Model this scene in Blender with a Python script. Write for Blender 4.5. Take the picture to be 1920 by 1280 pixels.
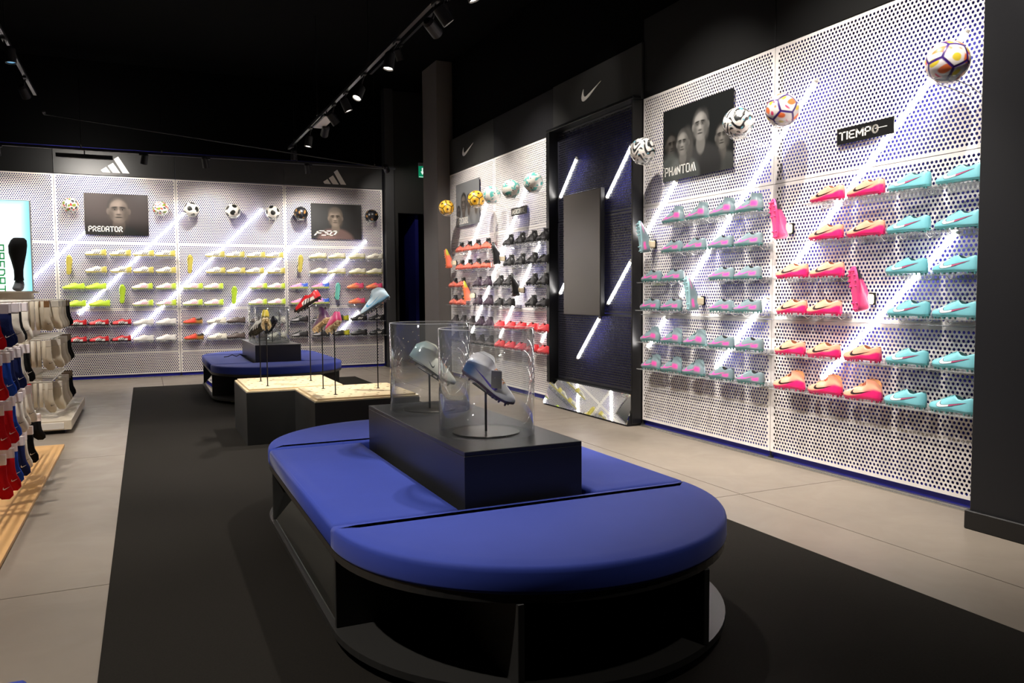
import bpy, math, random
import numpy as np
from mathutils import Matrix, Vector

rng = random.Random(7)
SC = bpy.context.scene
COL = SC.collection
for o in list(bpy.data.objects):
    bpy.data.objects.remove(o)

# ------------------------------------------------------------------ camera, world, exposure
CAM_YAW, CAM_PITCH, CAM_ROLL, CAM_H = math.radians(24.837), math.radians(3.475), math.radians(0.360), 1.25
fw = Vector((math.sin(CAM_YAW)*math.cos(CAM_PITCH), math.cos(CAM_YAW)*math.cos(CAM_PITCH), -math.sin(CAM_PITCH)))
rt = Vector((math.cos(CAM_YAW), -math.sin(CAM_YAW), 0))
dn = fw.cross(rt)
r2 = rt*math.cos(CAM_ROLL) + dn*math.sin(CAM_ROLL)
d2 = -rt*math.sin(CAM_ROLL) + dn*math.cos(CAM_ROLL)
cam_data = bpy.data.cameras.new('camera')
cam_data.sensor_width = 36.0
cam_data.lens = 1484.83/1920*36.0
cam_data.clip_start = 0.02
cam = bpy.data.objects.new('camera', cam_data)
cam.matrix_world = Matrix(((r2.x, -d2.x, -fw.x, 0), (r2.y, -d2.y, -fw.y, 0), (r2.z, -d2.z, -fw.z, CAM_H), (0, 0, 0, 1)))
COL.objects.link(cam)
SC.camera = cam

world = bpy.data.worlds.new('world')
world.use_nodes = True
world.node_tree.nodes['Background'].inputs[0].default_value = (0.9, 0.95, 1.0, 1)
world.node_tree.nodes['Background'].inputs[1].default_value = 0.0
SC.world = world
SC.view_settings.view_transform = 'Standard'
SC.view_settings.look = 'None'
SC.view_settings.exposure = 0.0
SC.view_settings.gamma = 1.0
SC.view_settings.use_curve_mapping = False
SC.cycles.use_denoising = True
SC.cycles.max_bounces = 6
SC.cycles.diffuse_bounces = 3
SC.cycles.glossy_bounces = 4
SC.cycles.transparent_max_bounces = 14
SC.cycles.caustics_reflective = False
SC.cycles.caustics_refractive = False
SC.cycles.sample_clamp_indirect = 4.0

TUBE_POWER = 25.0          # radiance of the diagonal light tubes
SPOT = 1.0                # overall scale of the ceiling spots

# ------------------------------------------------------------------ colour and material helpers
def lin(c):
    if isinstance(c, str):
        c = c.lstrip('#'); c = [int(c[i:i+2], 16)/255 for i in (0, 2, 4)]
    return tuple(x/12.92 if x <= 0.04045 else ((x+0.055)/1.055)**2.4 for x in c)

MATS = {}
def mat(name, color, rough=0.5, metal=0.0, spec=0.5, noise=None, bump=None, coat=0.0, sheen=0.0):
    """noise=(scale, amount, second colour)  bump=(scale, strength, distance)"""
    if name in MATS: return MATS[name]
    m = bpy.data.materials.new(name); m.use_nodes = True
    nt = m.node_tree; b = nt.nodes['Principled BSDF']
    c = lin(color)
    b.inputs['Base Color'].default_value = (*c, 1)
    b.inputs['Roughness'].default_value = rough
    b.inputs['Metallic'].default_value = metal
    b.inputs['Specular IOR Level'].default_value = spec
    b.inputs['Coat Weight'].default_value = coat
    b.inputs['Sheen Weight'].default_value = sheen
    tc = None
    if noise or bump:
        tc = nt.nodes.new('ShaderNodeTexCoord')
    if noise:
        n = nt.nodes.new('ShaderNodeTexNoise'); n.inputs['Scale'].default_value = noise[0]
        n.inputs['Detail'].default_value = 6; n.inputs['Roughness'].default_value = 0.6
        r = nt.nodes.new('ShaderNodeValToRGB')
        r.color_ramp.elements[0].position = 0.5-noise[1]; r.color_ramp.elements[1].position = 0.5+noise[1]
        r.color_ramp.elements[0].color = (*c, 1); r.color_ramp.elements[1].color = (*lin(noise[2]), 1)
        nt.links.new(tc.outputs['Object'], n.inputs['Vector'])
        nt.links.new(n.outputs['Fac'], r.inputs['Fac'])
        nt.links.new(r.outputs['Color'], b.inputs['Base Color'])
    if bump:
        n2 = nt.nodes.new('ShaderNodeTexNoise'); n2.inputs['Scale'].default_value = bump[0]
        n2.inputs['Detail'].default_value = 3
        bp = nt.nodes.new('ShaderNodeBump'); bp.inputs['Strength'].default_value = bump[1]
        bp.inputs['Distance'].default_value = bump[2]
        nt.links.new(tc.outputs['Object'], n2.inputs['Vector'])
        nt.links.new(n2.outputs['Fac'], bp.inputs['Height'])
        nt.links.new(bp.outputs['Normal'], b.inputs['Normal'])
    MATS[name] = m
    return m

def mat_emit(name, color, strength):
    if name in MATS: return MATS[name]
    m = bpy.data.materials.new(name); m.use_nodes = True
    b = m.node_tree.nodes['Principled BSDF']
    b.inputs['Base Color'].default_value = (*lin(color), 1)
    b.inputs['Emission Color'].default_value = (*lin(color), 1)
    b.inputs['Emission Strength'].default_value = strength
    MATS[name] = m
    return m

def mat_attr(name, rough=0.45, spec=0.5, coat=0.0, bump=None):
    """base colour comes from the mesh's own 'Col' attribute (dyes and print)"""
    if name in MATS: return MATS[name]
    m = mat(name, '#808080', rough, 0, spec, None, bump, coat)
    nt = m.node_tree
    a = nt.nodes.new('ShaderNodeAttribute'); a.attribute_name = 'Col'
    nt.links.new(a.outputs['Color'], nt.nodes['Principled BSDF'].inputs['Base Color'])
    return m

def mat_clear(name, tint=(0.97, 0.98, 0.98), ior=1.45, rough=0.02, frost=0.0, frost_col=(0.9, 0.9, 0.9)):
    if name in MATS: return MATS[name]
    m = bpy.data.materials.new(name); m.use_nodes = True
    nt = m.node_tree; nt.nodes.clear()
    out = nt.nodes.new('ShaderNodeOutputMaterial')
    tr = nt.nodes.new('ShaderNodeBsdfTransparent'); tr.inputs[0].default_value = (*tint, 1)
    gl = nt.nodes.new('ShaderNodeBsdfGlossy'); gl.inputs['Roughness'].default_value = rough
    lw = nt.nodes.new('ShaderNodeLayerWeight'); lw.inputs['Blend'].default_value = 0.5
    pw = nt.nodes.new('ShaderNodeMath'); pw.operation = 'POWER'; pw.inputs[1].default_value = 4.0
    fr = nt.nodes.new('ShaderNodeMath'); fr.operation = 'MULTIPLY_ADD'; fr.inputs[1].default_value = 0.9; fr.inputs[2].default_value = 0.06
    nt.links.new(lw.outputs['Facing'], pw.inputs[0]); nt.links.new(pw.outputs[0], fr.inputs[0])
    tm = nt.nodes.new('ShaderNodeMix'); tm.data_type = 'RGBA'; tm.inputs[6].default_value = (*tint, 1); tm.inputs[7].default_value = (.50, .54, .55, 1)
    nt.links.new(pw.outputs[0], tm.inputs[0]); nt.links.new(tm.outputs[2], tr.inputs[0])
    mx = nt.nodes.new('ShaderNodeMixShader')
    nt.links.new(fr.outputs[0], mx.inputs[0]); nt.links.new(tr.outputs[0], mx.inputs[1]); nt.links.new(gl.outputs[0], mx.inputs[2])
    last = mx
    if frost > 0:
        df = nt.nodes.new('ShaderNodeBsdfDiffuse'); df.inputs[0].default_value = (*frost_col, 1)
        m2 = nt.nodes.new('ShaderNodeMixShader'); m2.inputs[0].default_value = frost
        nt.links.new(mx.outputs[0], m2.inputs[1]); nt.links.new(df.outputs[0], m2.inputs[2])
        last = m2
    nt.links.new(last.outputs[0], out.inputs[0])
    MATS[name] = m
    return m

BLACK = mat('matt_black', '#17171a', 0.55, spec=0.35)
DEEP = mat('deep_black', '#030303', 0.9, spec=0.05)
BOARD = mat('charcoal_laminate', '#121212', 0.6, spec=0.25, noise=(3.0, 0.3, '#151515'))
FRAME = mat('niche_black_lacquer', '#111112', 0.3, spec=0.5)
STEEL = mat('black_steel', '#1b1b1c', 0.35, metal=0.6)
WHITE = mat('white_powder_coat', '#efe9e5', 0.45, spec=0.4, noise=(2.0, 0.4, '#f3edea'))
DARKPERF = mat('dark_powder_coat', '#23232b', 0.35, spec=0.5)
BLUEWALL = mat('deep_blue_paint', '#15176e', 0.7, spec=0.3)
BLUE = mat('blue_upholstery', '#2e42a4', 0.7, spec=0.3, sheen=0.12, noise=(6.0, 0.35, '#3247ac'), bump=(420.0, 0.25, 0.0006))
MIRROR = mat('mirror_silver', '#d8dcd8', 0.02, metal=1.0)
PLY = mat('birch_plywood', '#dcc49a', 0.5, spec=0.3, noise=(5.0, 0.35, '#e6d2ac'))
ACRYL = mat_clear('clear_acrylic', frost=0.025)
SHELFACR = mat_clear('shelf_acrylic', tint=(0.93, 0.94, 0.95), frost=0.16, frost_col=(0.85, 0.85, 0.85))
CHROME = mat('bright_steel', '#c9c6c0', 0.25, metal=0.9)
CREAM = mat('cream_laminate', '#e0d3bd', 0.45, spec=0.4, noise=(4.0, 0.3, '#e4d8c4'))
WOOD = mat('oak_deck', '#c89a63', 0.45, spec=0.4, noise=(2.5, 0.35, '#d3a872'))
TUBE = mat_emit('light_tube_glow', '#fffaf6', TUBE_POWER)
LENS = mat_emit('lamp_lens_glow', '#fff0dc', 14.0)
UPPER = mat_attr('boot_upper', 0.38, 0.5, 0.15)
PRINT = mat_attr('poster_print', 0.3, 0.5)
BALL = mat_attr('ball_skin', 0.35, 0.5, 0.2)
LETTER = mat('white_letter', '#f2efe8', 0.5)

# ------------------------------------------------------------------ mesh builder
class MB:
    def __init__(s): s.v = []; s.f = []; s.c = []
    def add(s, vs, fs, col=None):
        n = len(s.v); s.v += [tuple(map(float, p)) for p in vs]; s.f += [tuple(i+n for i in f) for f in fs]
        if col is not None: s.c += ([col]*len(vs) if isinstance(col[0], (int, float)) else list(col))
        return s
    def box(s, x0, y0, z0, x1, y1, z1):
        vs = [(x0,y0,z0),(x1,y0,z0),(x1,y1,z0),(x0,y1,z0),(x0,y0,z1),(x1,y0,z1),(x1,y1,z1),(x0,y1,z1)]
        return s.add(vs, [(0,3,2,1),(4,5,6,7),(0,1,5,4),(1,2,6,5),(2,3,7,6),(3,0,4,7)])
    def bbox(s, x0, y0, z0, x1, y1, z1, b=0.004):
        """box with chamfered edges"""
        vs = []; 
        for (sx, X, dx) in ((0,x0,b),(1,x1,-b)):
            for (sy, Y, dy) in ((0,y0,b),(1,y1,-b)):
                for (sz, Z, dz) in ((0,z0,b),(1,z1,-b)):
                    vs += [(X,Y+dy,Z+dz),(X+dx,Y,Z+dz),(X+dx,Y+dy,Z)]
        def I(sx,sy,sz,k): return (sx*4+sy*2+sz)*3+k
        fs = []
        for a in (0,1):
            q=[I(a,0,0,0),I(a,1,0,0),I(a,1,1,0),I(a,0,1,0)]; fs.append(q if a else q[::-1])
            q=[I(0,a,0,1),I(1,a,0,1),I(1,a,1,1),I(0,a,1,1)]; fs.append(q[::-1] if a else q)
            q=[I(0,0,a,2),I(1,0,a,2),I(1,1,a,2),I(0,1,a,2)]; fs.append(q if a else q[::-1])
        for a in (0,1):
            for b2 in (0,1):
                fs.append([I(a,b2,0,0),I(a,b2,1,0),I(a,b2,1,1),I(a,b2,0,1)])
                fs.append([I(a,0,b2,0),I(a,1,b2,0),I(a,1,b2,2),I(a,0,b2,2)])
                fs.append([I(0,a,b2,1),I(1,a,b2,1),I(1,a,b2,2),I(0,a,b2,2)])
                for c2 in (0,1): fs.append([I(a,b2,c2,0),I(a,b2,c2,1),I(a,b2,c2,2)])
        return s.add(vs, fs)
    def tube(s, pts, r, n=8, cap=True):
        pts = [Vector(p) for p in pts]; rings = []
        for i, p in enumerate(pts):
            d = (pts[min(i+1,len(pts)-1)]-pts[max(i-1,0)]).normalized()
            a = d.cross(Vector((0,0,1)) if abs(d.z) < 0.9 else Vector((1,0,0))).normalized(); b = d.cross(a)
            rr = r[i] if isinstance(r, (list, tuple)) else r
            rings.append([p+a*(rr*math.cos(2*math.pi*k/n))+b*(rr*math.sin(2*math.pi*k/n)) for k in range(n)])
        vs = [q for R in rings for q in R]; fs = []
        for i in range(len(rings)-1):
            for k in range(n):
                fs.append((i*n+k, i*n+(k+1)%n, (i+1)*n+(k+1)%n, (i+1)*n+k))
        if cap: fs += [tuple(range(n))[::-1], tuple((len(rings)-1)*n+k for k in range(n))]
        return s.add(vs, fs)
    def lathe(s, prof, n=32, c=(0,0,0), closed=False):
        vs = [(c[0]+r*math.cos(2*math.pi*k/n), c[1]+r*math.sin(2*math.pi*k/n), c[2]+z) for r, z in prof for k in range(n)]
        m = len(prof); fs = []
        for i in range(m if closed else m-1):
            for k in range(n):
                j = (i+1) % m
                fs.append((i*n+k, i*n+(k+1)%n, j*n+(k+1)%n, j*n+k))
        if not closed:
            if prof[0][0] > 1e-6: fs.append(tuple(range(n))[::-1])
            if prof[-1][0] > 1e-6: fs.append(tuple((m-1)*n+k for k in range(n)))
        return s.add(vs, fs)
    def prism(s, poly, z0, z1):
        n = len(poly)
        vs = [(x,y,z0) for x,y in poly]+[(x,y,z1) for x,y in poly]
        return s.add(vs, [tuple(range(n))[::-1], tuple(range(n,2*n))]+[(i,(i+1)%n,n+(i+1)%n,n+i) for i in range(n)])
    def rings(s, rings, cap0=True, cap1=True):
        n = len(rings[0]); vs = [p for R in rings for p in R]; fs = []
        for i in range(len(rings)-1):
            for k in range(n): fs.append((i*n+k, i*n+(k+1)%n, (i+1)*n+(k+1)%n, (i+1)*n+k))
        if cap0: fs.append(tuple(range(n))[::-1])
        if cap1: fs.append(tuple((len(rings)-1)*n+k for k in range(n)))
        return s.add(vs, fs)
    def xf(s, M):
        s.v = [tuple(M @ Vector(p)) for p in s.v]; return s
    def mesh(s, name, m, smooth=False):
        me = bpy.data.meshes.new(name); me.from_pydata(s.v, [], s.f)
        if len(s.c):
            a = me.color_attributes.new('Col', 'FLOAT_COLOR', 'POINT')
            arr = np.ones((len(s.v), 4), dtype=np.float32); arr[:, :3] = np.array(s.c, dtype=np.float32)
            a.data.foreach_set('color', arr.ravel())
        if smooth: me.polygons.foreach_set('use_smooth', [True]*len(me.polygons))
        me.materials.append(m); me.update()
        return me
    def build(s, name, m, parent=None, smooth=False):
        return link(name, s.mesh(name, m, smooth), parent)

def link(name, me, parent=None):
    o = bpy.data.objects.new(name, me); COL.objects.link(o)
    if parent is not None: o.parent = parent
    return o
def tag(o, label=None, cat=None, group=None, kind=None):
    for k, v in (('label', label), ('category', cat), ('group', group), ('kind', kind)):
        if v is not None: o[k] = v
    return o
def thing(name, label, cat, loc=(0,0,0), rz=0.0, group=None):
    o = bpy.data.objects.new(name, None); COL.objects.link(o); o.empty_display_size = 0.05
    o.location = loc; o.rotation_euler = (0, 0, rz)
    return tag(o, label, cat, group)
def copy_tree(o, parent=None):
    c = o.copy(); COL.objects.link(c); c.parent = parent
    for ch in list(o.children): copy_tree(ch, c)
    return c
def smoothstep(a, b, x):
    t = np.clip((np.asarray(x, float)-a)/(b-a), 0, 1); return t*t*(3-2*t)
def mix(a, b, f):
    f = np.asarray(f)[..., None]; return np.asarray(a)*(1-f)+np.asarray(b)*f
ORD = ['first', 'second', 'third', 'fourth', 'fifth', 'sixth', 'seventh', 'eighth', 'ninth', 'tenth', 'eleventh', 'twelfth']

# ------------------------------------------------------------------ key dimensions (metres)
D = 4.21         # x of the perforated panels on the right wall
B = 13.256       # y of the perforated panels on the back wall
Z0, Z1, Z2, Z3 = 0.06, 1.045, 2.035, 3.02      # panel joints
ROWS = [1.835, 1.585, 1.34, 1.09, 0.805, 0.56]  # shelf heights
FASC = 3.53

# ------------------------------------------------------------------ setting
def struct(o): o['kind'] = 'structure'; return o
# concrete floor: a joint bed with slabs that leave thin open joints
CONC = mat('polished_concrete', '#786f65', 0.36, spec=0.45, noise=(0.9, 0.28, '#8f8477'), bump=(6.0, 0.08, 0.002))
nt = CONC.node_tree
ns = nt.nodes.new('ShaderNodeTexNoise'); ns.inputs['Scale'].default_value = 3.2; ns.inputs['Detail'].default_value = 8; ns.inputs['Distortion'].default_value = 1.2
mr = nt.nodes.new('ShaderNodeMapRange'); mr.inputs['To Min'].default_value = 0.26; mr.inputs['To Max'].default_value = 0.52
gg = nt.nodes.new('ShaderNodeNewGeometry')
nt.links.new(gg.outputs['Position'], ns.inputs['Vector']); nt.links.new(ns.outputs['Fac'], mr.inputs['Value'])
nt.links.new(mr.outputs['Result'], nt.nodes['Principled BSDF'].inputs['Roughness'])
for l in list(nt.links):
    if l.to_node.type == 'TEX_NOISE' and l.from_node.type == 'TEX_COORD': nt.links.new(gg.outputs['Position'], l.to_socket)
floor = struct(MB().box(-6, -4, -0.12, 6.4, 17, -0.012).build('floor', mat('floor_joint_bed', '#3a352e', 0.9)))
xs = [-6, -2.9, 0.2, 3.314, 6.4]; ys = [-4, -2.2, 0.8, 3.80, 6.9, 10.0, 13.1, 17]
for i in range(len(xs)-1):
    for j in range(len(ys)-1):
        MB().box(xs[i]+.003, ys[j]+.003, -0.012, xs[i+1]-.003, ys[j+1]-.003, 0).build('concrete_slab', CONC, floor)
struct(MB().box(-6, -4, 4.7, 6.4, 17, 4.8).build('ceiling', DEEP))
struct(MB().box(D+0.11, -4, 0, D+0.21, 11.3, 3.45).build('wall_right', BLUEWALL))
struct(MB().box(D+0.06, -4, 3.45, D+0.21, 11.3, 4.7).build('wall_right_upper', DEEP))
wb = MB(); wb.box(-6, B+0.12, 0, 3.75, B+0.22, 3.44)
struct(MB().box(-6, B+0.10, 3.44, 3.75, B+0.22, 4.7).build('wall_back_upper', DEEP))
struct(wb.build('wall_back', BLUEWALL))
struct(MB().box(-6.1, -4, 0, -6, 17, 4.7).build('wall_left', DEEP))
struct(MB().box(-6, -4.1, 0, 6.4, -4, 4.7).build('wall_front', DEEP))
# the dark end wall around the doorway right of the back display
we = MB(); DK = mat('charcoal_wall_paint', '#2b2a29', 0.6, spec=0.3, noise=(2.0, 0.3, '#302f2d'))
we.box(3.90, B+0.0, 0, 3.995, B+0.2, 4.7); we.box(3.995, B+0.0, 2.64, 6.4, B+0.2, 4.7); we.box(5.3, B, 0, 6.4, B+.2, 2.64)
struct(we.build('wall_end', DK))
struct(MB().box(3.75, B-0.10, 0, 3.90, B+0.2, 4.7).build('trim_1', mat('graphite_trim', '#3c3c3d', 0.35, spec=0.5)))
struct(MB().box(4.36, B+0.2, 0, 4.42, 16.6, 2.64).build('wall_corridor', BLUEWALL))
struct(MB().box(3.0, 16.6, 0, 6.4, 16.7, 4.7).build('wall_corridor_end', DEEP))
# pillars
pl = MB(); pl.bbox(4.02, 11.3, 0, 4.45, 11.96, 4.7, .006)
tag(struct(pl.build('pillar', mat('grey_pillar_paint', '#5a5553', 0.6, spec=0.3, noise=(2.0, .3, '#605b58')))), 'grey painted square pillar between doorway and side wall', 'pillar')
pr = thing('pillar', 'black square pillar at the right edge of the picture', 'pillar'); pr['kind'] = 'structure'
MB().bbox(3.90, 1.3, 0, 4.6, 2.715, 4.7, .006).build('shaft', BLACK, pr)
MB().bbox(3.885, 1.28, 0, 4.6, 2.735, 0.10, .005).build('baseboard', FRAME, pr)
# metal skirting at the foot of the right and back walls
KICK = mat('blue_kick_board', '#1d1fa0', 0.5, spec=0.4)
for i, (a, b) in enumerate(((2.74, 6.2), (7.95, 11.3))):
    sk = MB(); sk.box(D-.012, a, 0, D+0.024, b, 0.016); sk.box(D-0.034, a, 0, D-.012, b, 0.006)
    struct(sk.build('baseboard_right', CHROME))
    struct(MB().box(D+0.026, a, 0, D+0.032, b, 0.085).build('trim_%d' % (2+i), KICK))
sk = MB(); sk.box(-6, B-.012, 0, 3.74, B+.024, .016); sk.box(-6, B-.034, 0, 3.74, B-.012, .006)
struct(sk.build('baseboard_back', CHROME))
struct(MB().box(-6, B+.026, 0, 3.74, B+.032, .085).build('trim_4', KICK))
# carpet
CARPET = mat('black_carpet', '#1c1a17', 0.95, spec=0.1, noise=(140.0, 0.3, '#26231f'), bump=(500.0, 0.4, 0.002))
tag(MB().bbox(-0.177, -3.6, 0, 2.868, 11.88, 0.008, .003).build('carpet_runner', CARPET), 'wide black carpet runner under the blue benches', 'carpet')

# ------------------------------------------------------------------ perforated panels
PITCH, ROWH, HOLE = 0.0287, 0.02486, 0.0097
def perf_mesh(w, h, m, name):
    """sheet in local xz, facing -y, round holes on a staggered grid, folded edges"""
    mg = 0.016; n = 12
    nr = int((h-2*mg)/ROWH); z0 = (h-nr*ROWH)/2
    nc = int((w-2*mg)/PITCH); x0 = (w-nc*PITCH)/2
    ang = np.arange(n)*2*math.pi/n + math.pi/n
    ca, sa = np.cos(ang), np.sin(ang)
    k = np.minimum((PITCH/2)/np.maximum(abs(ca), 1e-9), (ROWH/2)/np.maximum(abs(sa), 1e-9))
    # snap the four nearest directions to the cell corners so the cell is filled
    ox, oz = ca*k, sa*k
    corner = math.atan2(ROWH, PITCH)
    for cx, cz in ((1,1),(-1,1),(-1,-1),(1,-1)):
        i = np.argmin((ca*PITCH/2*cx*2+sa*ROWH/2*cz*2)*-1 + 0)
        i = int(np.argmin((ca-math.cos(corner)*cx)**2+(sa-math.sin(corner)*cz)**2))
        ox[i], oz[i] = cx*PITCH/2, cz*ROWH/2
    V = []; F = []
    cen = []
    for r in range(nr):
        off = 0.0 if r % 2 == 0 else 0.5
        for c in range(nc - (r % 2)):
            cen.append((x0+PITCH*(c+0.5+off), z0+ROWH*(r+0.5)))
    cen = np.array(cen); N = len(cen)
    outer = np.zeros((N, n, 3)); inner = np.zeros((N, n, 3)); back = np.zeros((N, n, 3))
    outer[:, :, 0] = cen[:, 0:1]+ox; outer[:, :, 2] = cen[:, 1:2]+oz
    inner[:, :, 0] = cen[:, 0:1]+ca*HOLE; inner[:, :, 2] = cen[:, 1:2]+sa*HOLE
    back[:] = inner; back[:, :, 1] = 0.004
    V = np.stack([outer, inner, back], 1).reshape(-1, 3)
    base = (np.arange(N)*3*n)[:, None]
    i0 = np.arange(n)[None, :]; i1 = (np.arange(n)[None, :]+1) % n
    f1 = np.stack([base+i0, base+i1, base+n+i1, base+n+i0], -1).reshape(-1, 4)
    f2 = np.stack([base+n+i0, base+n+i1, base+2*n+i1, base+2*n+i0], -1).reshape(-1, 4)
    verts = V.tolist(); faces = np.concatenate([f1, f2]).tolist()
    mb = MB(); mb.v = [tuple(p) for p in verts]; mb.f = [tuple(f) for f in faces]
    def quad(a, b, c, d): mb.add([(a,0,b),(c,0,b),(c,0,d),(a,0,d)], [(0,1,2,3)])
    x1 = x0+nc*PITCH; z1 = z0+nr*ROWH
    quad(0,0,w,z0); quad(0,z1,w,h); quad(0,z0,x0,z1); quad(x1,z0,w,z1)
    for r in range(1, nr, 2):
        zz = z0+r*ROWH; quad(x0,zz,x0+PITCH/2,zz+ROWH); quad(x1-PITCH/2,zz,x1,zz+ROWH)
    for a, b in (((0,0),(w,0)),((w,0),(w,h)),((w,h),(0,h)),((0,h),(0,0))):
        mb.add([(a[0],0,a[1]),(b[0],0,b[1]),(b[0],.024,b[1]),(a[0],.024,a[1])], [(0,1,2,3)])
    return mb.mesh(name, m)
PERF = {}
def perf(w, h, m):
    key = (round(w, 3), round(h, 3), m.name)
    if key not in PERF: PERF[key] = perf_mesh(w, h, m, 'perforated_panel')
    return PERF[key]

def bay(label, origin, rz, w, m=WHITE, levels=((Z0, Z1), (Z1, Z2), (Z2, Z3)), feet=(0,), group='perforated display bays'):
    """local x runs along the wall to the viewer's right, -y faces the shop"""
    t = thing('display_bay', label, 'display bay', origin, rz, group)
    for a, b in levels:
        o = link('perforated_panel', perf(w-0.006, b-a-0.004, m), t); o.location = (0.003, 0, a+0.002)
    hw = MB().box(0.02, 0.026, 0.37, w-0.02, 0.05, 0.395); hw.build('rail', m, t)
    for fx in feet:
        f = MB(); f.box(fx*w-0.012, 0.028, 0.03, fx*w+0.012, 0.07, Z3); f.lathe([(0.006, 0.0), (0.02, 0.0), (0.02, 0.006), (0.006, 0.01), (0.006, 0.05)], 12, (fx*w, 0.008, 0.0165))
        f.build('post', BLACK, t)
    return t
# right wall: local x -> -Y, local y -> +X
RZ = -math.pi/2
bay('white perforated bay at far right beside the black pillar', (D, 4.513, 0), RZ, 1.66, feet=(0,))
bay('white perforated bay carrying the dark four-person poster', (D, 6.19, 0), RZ, 1.676, feet=(0,))
bay('white perforated bay just left of the dark niche', (D, 9.62, 0), RZ, 1.66, feet=(0,))
bay('white perforated bay beside the grey pillar', (D, 11.283, 0), RZ, 1.66, feet=(0,))
bay('white perforated bay with a single-face poster on back display', (-1.14, B, 0), 0, 1.62, feet=(0,))
bay('middle white perforated bay of the back display', (0.48, B, 0), 0, 1.62, feet=(0,))
bay('white perforated back bay beside the dark doorway', (2.10, B, 0), 0, 1.62, feet=(0, 1))
bay('white perforated back bay behind the lightbox and sock racks', (-2.76, B, 0), 0, 1.62, feet=(0,))

# ------------------------------------------------------------------ lettering from strokes
GL = {
 'P': [[(0,0),(0,1),(.6,1),(.6,.45),(0,.45)]], 'R': [[(0,0),(0,1),(.6,1),(.6,.5),(0,.5)],[(.2,.5),(.62,0)]],
 'E': [[(.6,1),(0,1),(0,0),(.6,0)],[(0,.5),(.5,.5)]], 'D': [[(0,0),(0,1),(.42,1),(.62,.8),(.62,.2),(.42,0),(0,0)]],
 'A': [[(0,0),(0,1),(.6,1),(.6,0)],[(0,.42),(.6,.42)]], 'T': [[(0,1),(.7,1)],[(.35,1),(.35,0)]],
 'O': [[(0,0),(0,1),(.62,1),(.62,0),(0,0)]], 'H': [[(0,0),(0,1)],[(.6,0),(.6,1)],[(0,.5),(.6,.5)]],
 'a': [[(0,0),(.45,.95),(.45,.0)]], 'N': [[(0,0),(0,1),(.6,0),(.6,1)]], 'M': [[(0,0),(0,1),(.4,.3),(.8,1),(.8,0)]],
 'm': [[(0,0),(.26,.95),(.50,0)],[(.58,.95),(.92,0)]], 'I': [[(0,0),(0,1)]], 'C': [[(.6,1),(0,1),(0,0),(.6,0)]],
 'U': [[(0,1),(0,0),(.6,0),(.6,1)]], 'L': [[(0,1),(0,0),(.55,0)]], 'F': [[(0,0),(0,1),(.65,1)],[(0,.5),(.5,.5)]],
 '5': [[(.6,1),(0,1),(0,.55),(.6,.55),(.6,0),(0,0)]], '0': [[(0,0),(0,1),(.62,1),(.62,0),(0,0)]],
 'o': [[(.31+.31*math.cos(a*math.pi/6), .5+.5*math.sin(a*math.pi/6)) for a in range(13)]],
}
def lettering(text, height, width, sw=0.16, shear=0.0, depth=0.0015):
    """letters in local xz plane, left edge at x = 0, facing -y"""
    mb = MB(); x = 0.0
    for ch in text:
        if ch == ' ': x += .5; continue
        gw = max(p[0] for l in GL[ch] for p in l)
        for l in GL[ch]:
            for (ax, az), (bx, bz) in zip(l, l[1:]):
                d = Vector((bx-ax, 0, bz-az)); d.normalize(); q = Vector((-d.z, 0, d.x))*sw/2
                a = Vector((x+ax, 0, az))-d*sw/2*.98; b = Vector((x+bx, 0, bz))+d*sw/2*.98
                P = [a+q, a-q, b-q, b+q]
                mb.add(P+[p+Vector((0, -depth/height, 0)) for p in P], [(4,5,6,7),(0,1,5,4),(1,2,6,5),(2,3,7,6),(3,0,4,7)])
        x += gw+.30
    x -= .30
    mb.v = [((p[0]+shear*p[2])*width/x, p[1]*height, p[2]*height) for p in mb.v]
    return mb

SW_OUT = [(.10,.36),(.045,.27),(.012,.19),(0,.12),(.02,.05),(.07,.01),(.14,0),(.25,.02),(.4,.075),(.6,.17),(.8,.27),(1,.37)]
SW_IN = [(.10,.36),(.10,.28),(.103,.22),(.115,.175),(.135,.145),(.165,.125),(.205,.118),(.28,.13),(.42,.175),(.6,.235),(.8,.30),(1,.37)]
def swoosh_flat(w, h, depth=0.006):
    mb = MB(); n = len(SW_OUT)
    vs = []
    for y in (0, -depth):
        for (a, b) in zip(SW_OUT, SW_IN): vs += [(a[0]*w, y, a[1]/.37*h), (b[0]*w, y, b[1]/.37*h)]
    fs = []
    for i in range(n-1):
        fs.append((2*n+2*i, 2*n+2*i+1, 2*n+2*i+3, 2*n+2*i+2))
        fs.append((2*i, 2*i+2, 2*n+2*i+2, 2*n+2*i)); fs.append((2*i+1, 2*n+2*i+1, 2*n+2*i+3, 2*i+3))
    return mb.add(vs, fs)

# ------------------------------------------------------------------ header boards above the panels
def header(label, origin, rz, w, z0, z1, m=BOARD):
    t = thing('header_board', label, 'header board', origin, rz, 'dark header boards')
    MB().bbox(0.002, 0.0, z0, w-0.002, 0.05, z1, .003).build('board', m, t)
    return t
hb = header('black header board above the rightmost bay', (D, 4.513, 0), RZ, 1.8, Z3+.005, FASC+.2)
hb = header('black header board above the four-person poster bay', (D, 6.19, 0), RZ, 1.676, Z3+.005, FASC+.2)
hb = header('header board with white tick emblem above the dark niche', (D-0.02, 7.93, 0), RZ, 1.74, Z3+.005, FASC, mat('charcoal_board_lit', '#2a2a29', 0.45))  # lighter charcoal: lamp light on the board put into its colour
o = swoosh_flat(0.385, 0.13).build('emblem', LETTER, hb); o.location = (7.93-7.285, -0.001, 3.225)
hb = header('black header board above bay left of the niche', (D, 9.62, 0), RZ, 1.69, Z3+.005, FASC, BLACK)
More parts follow.
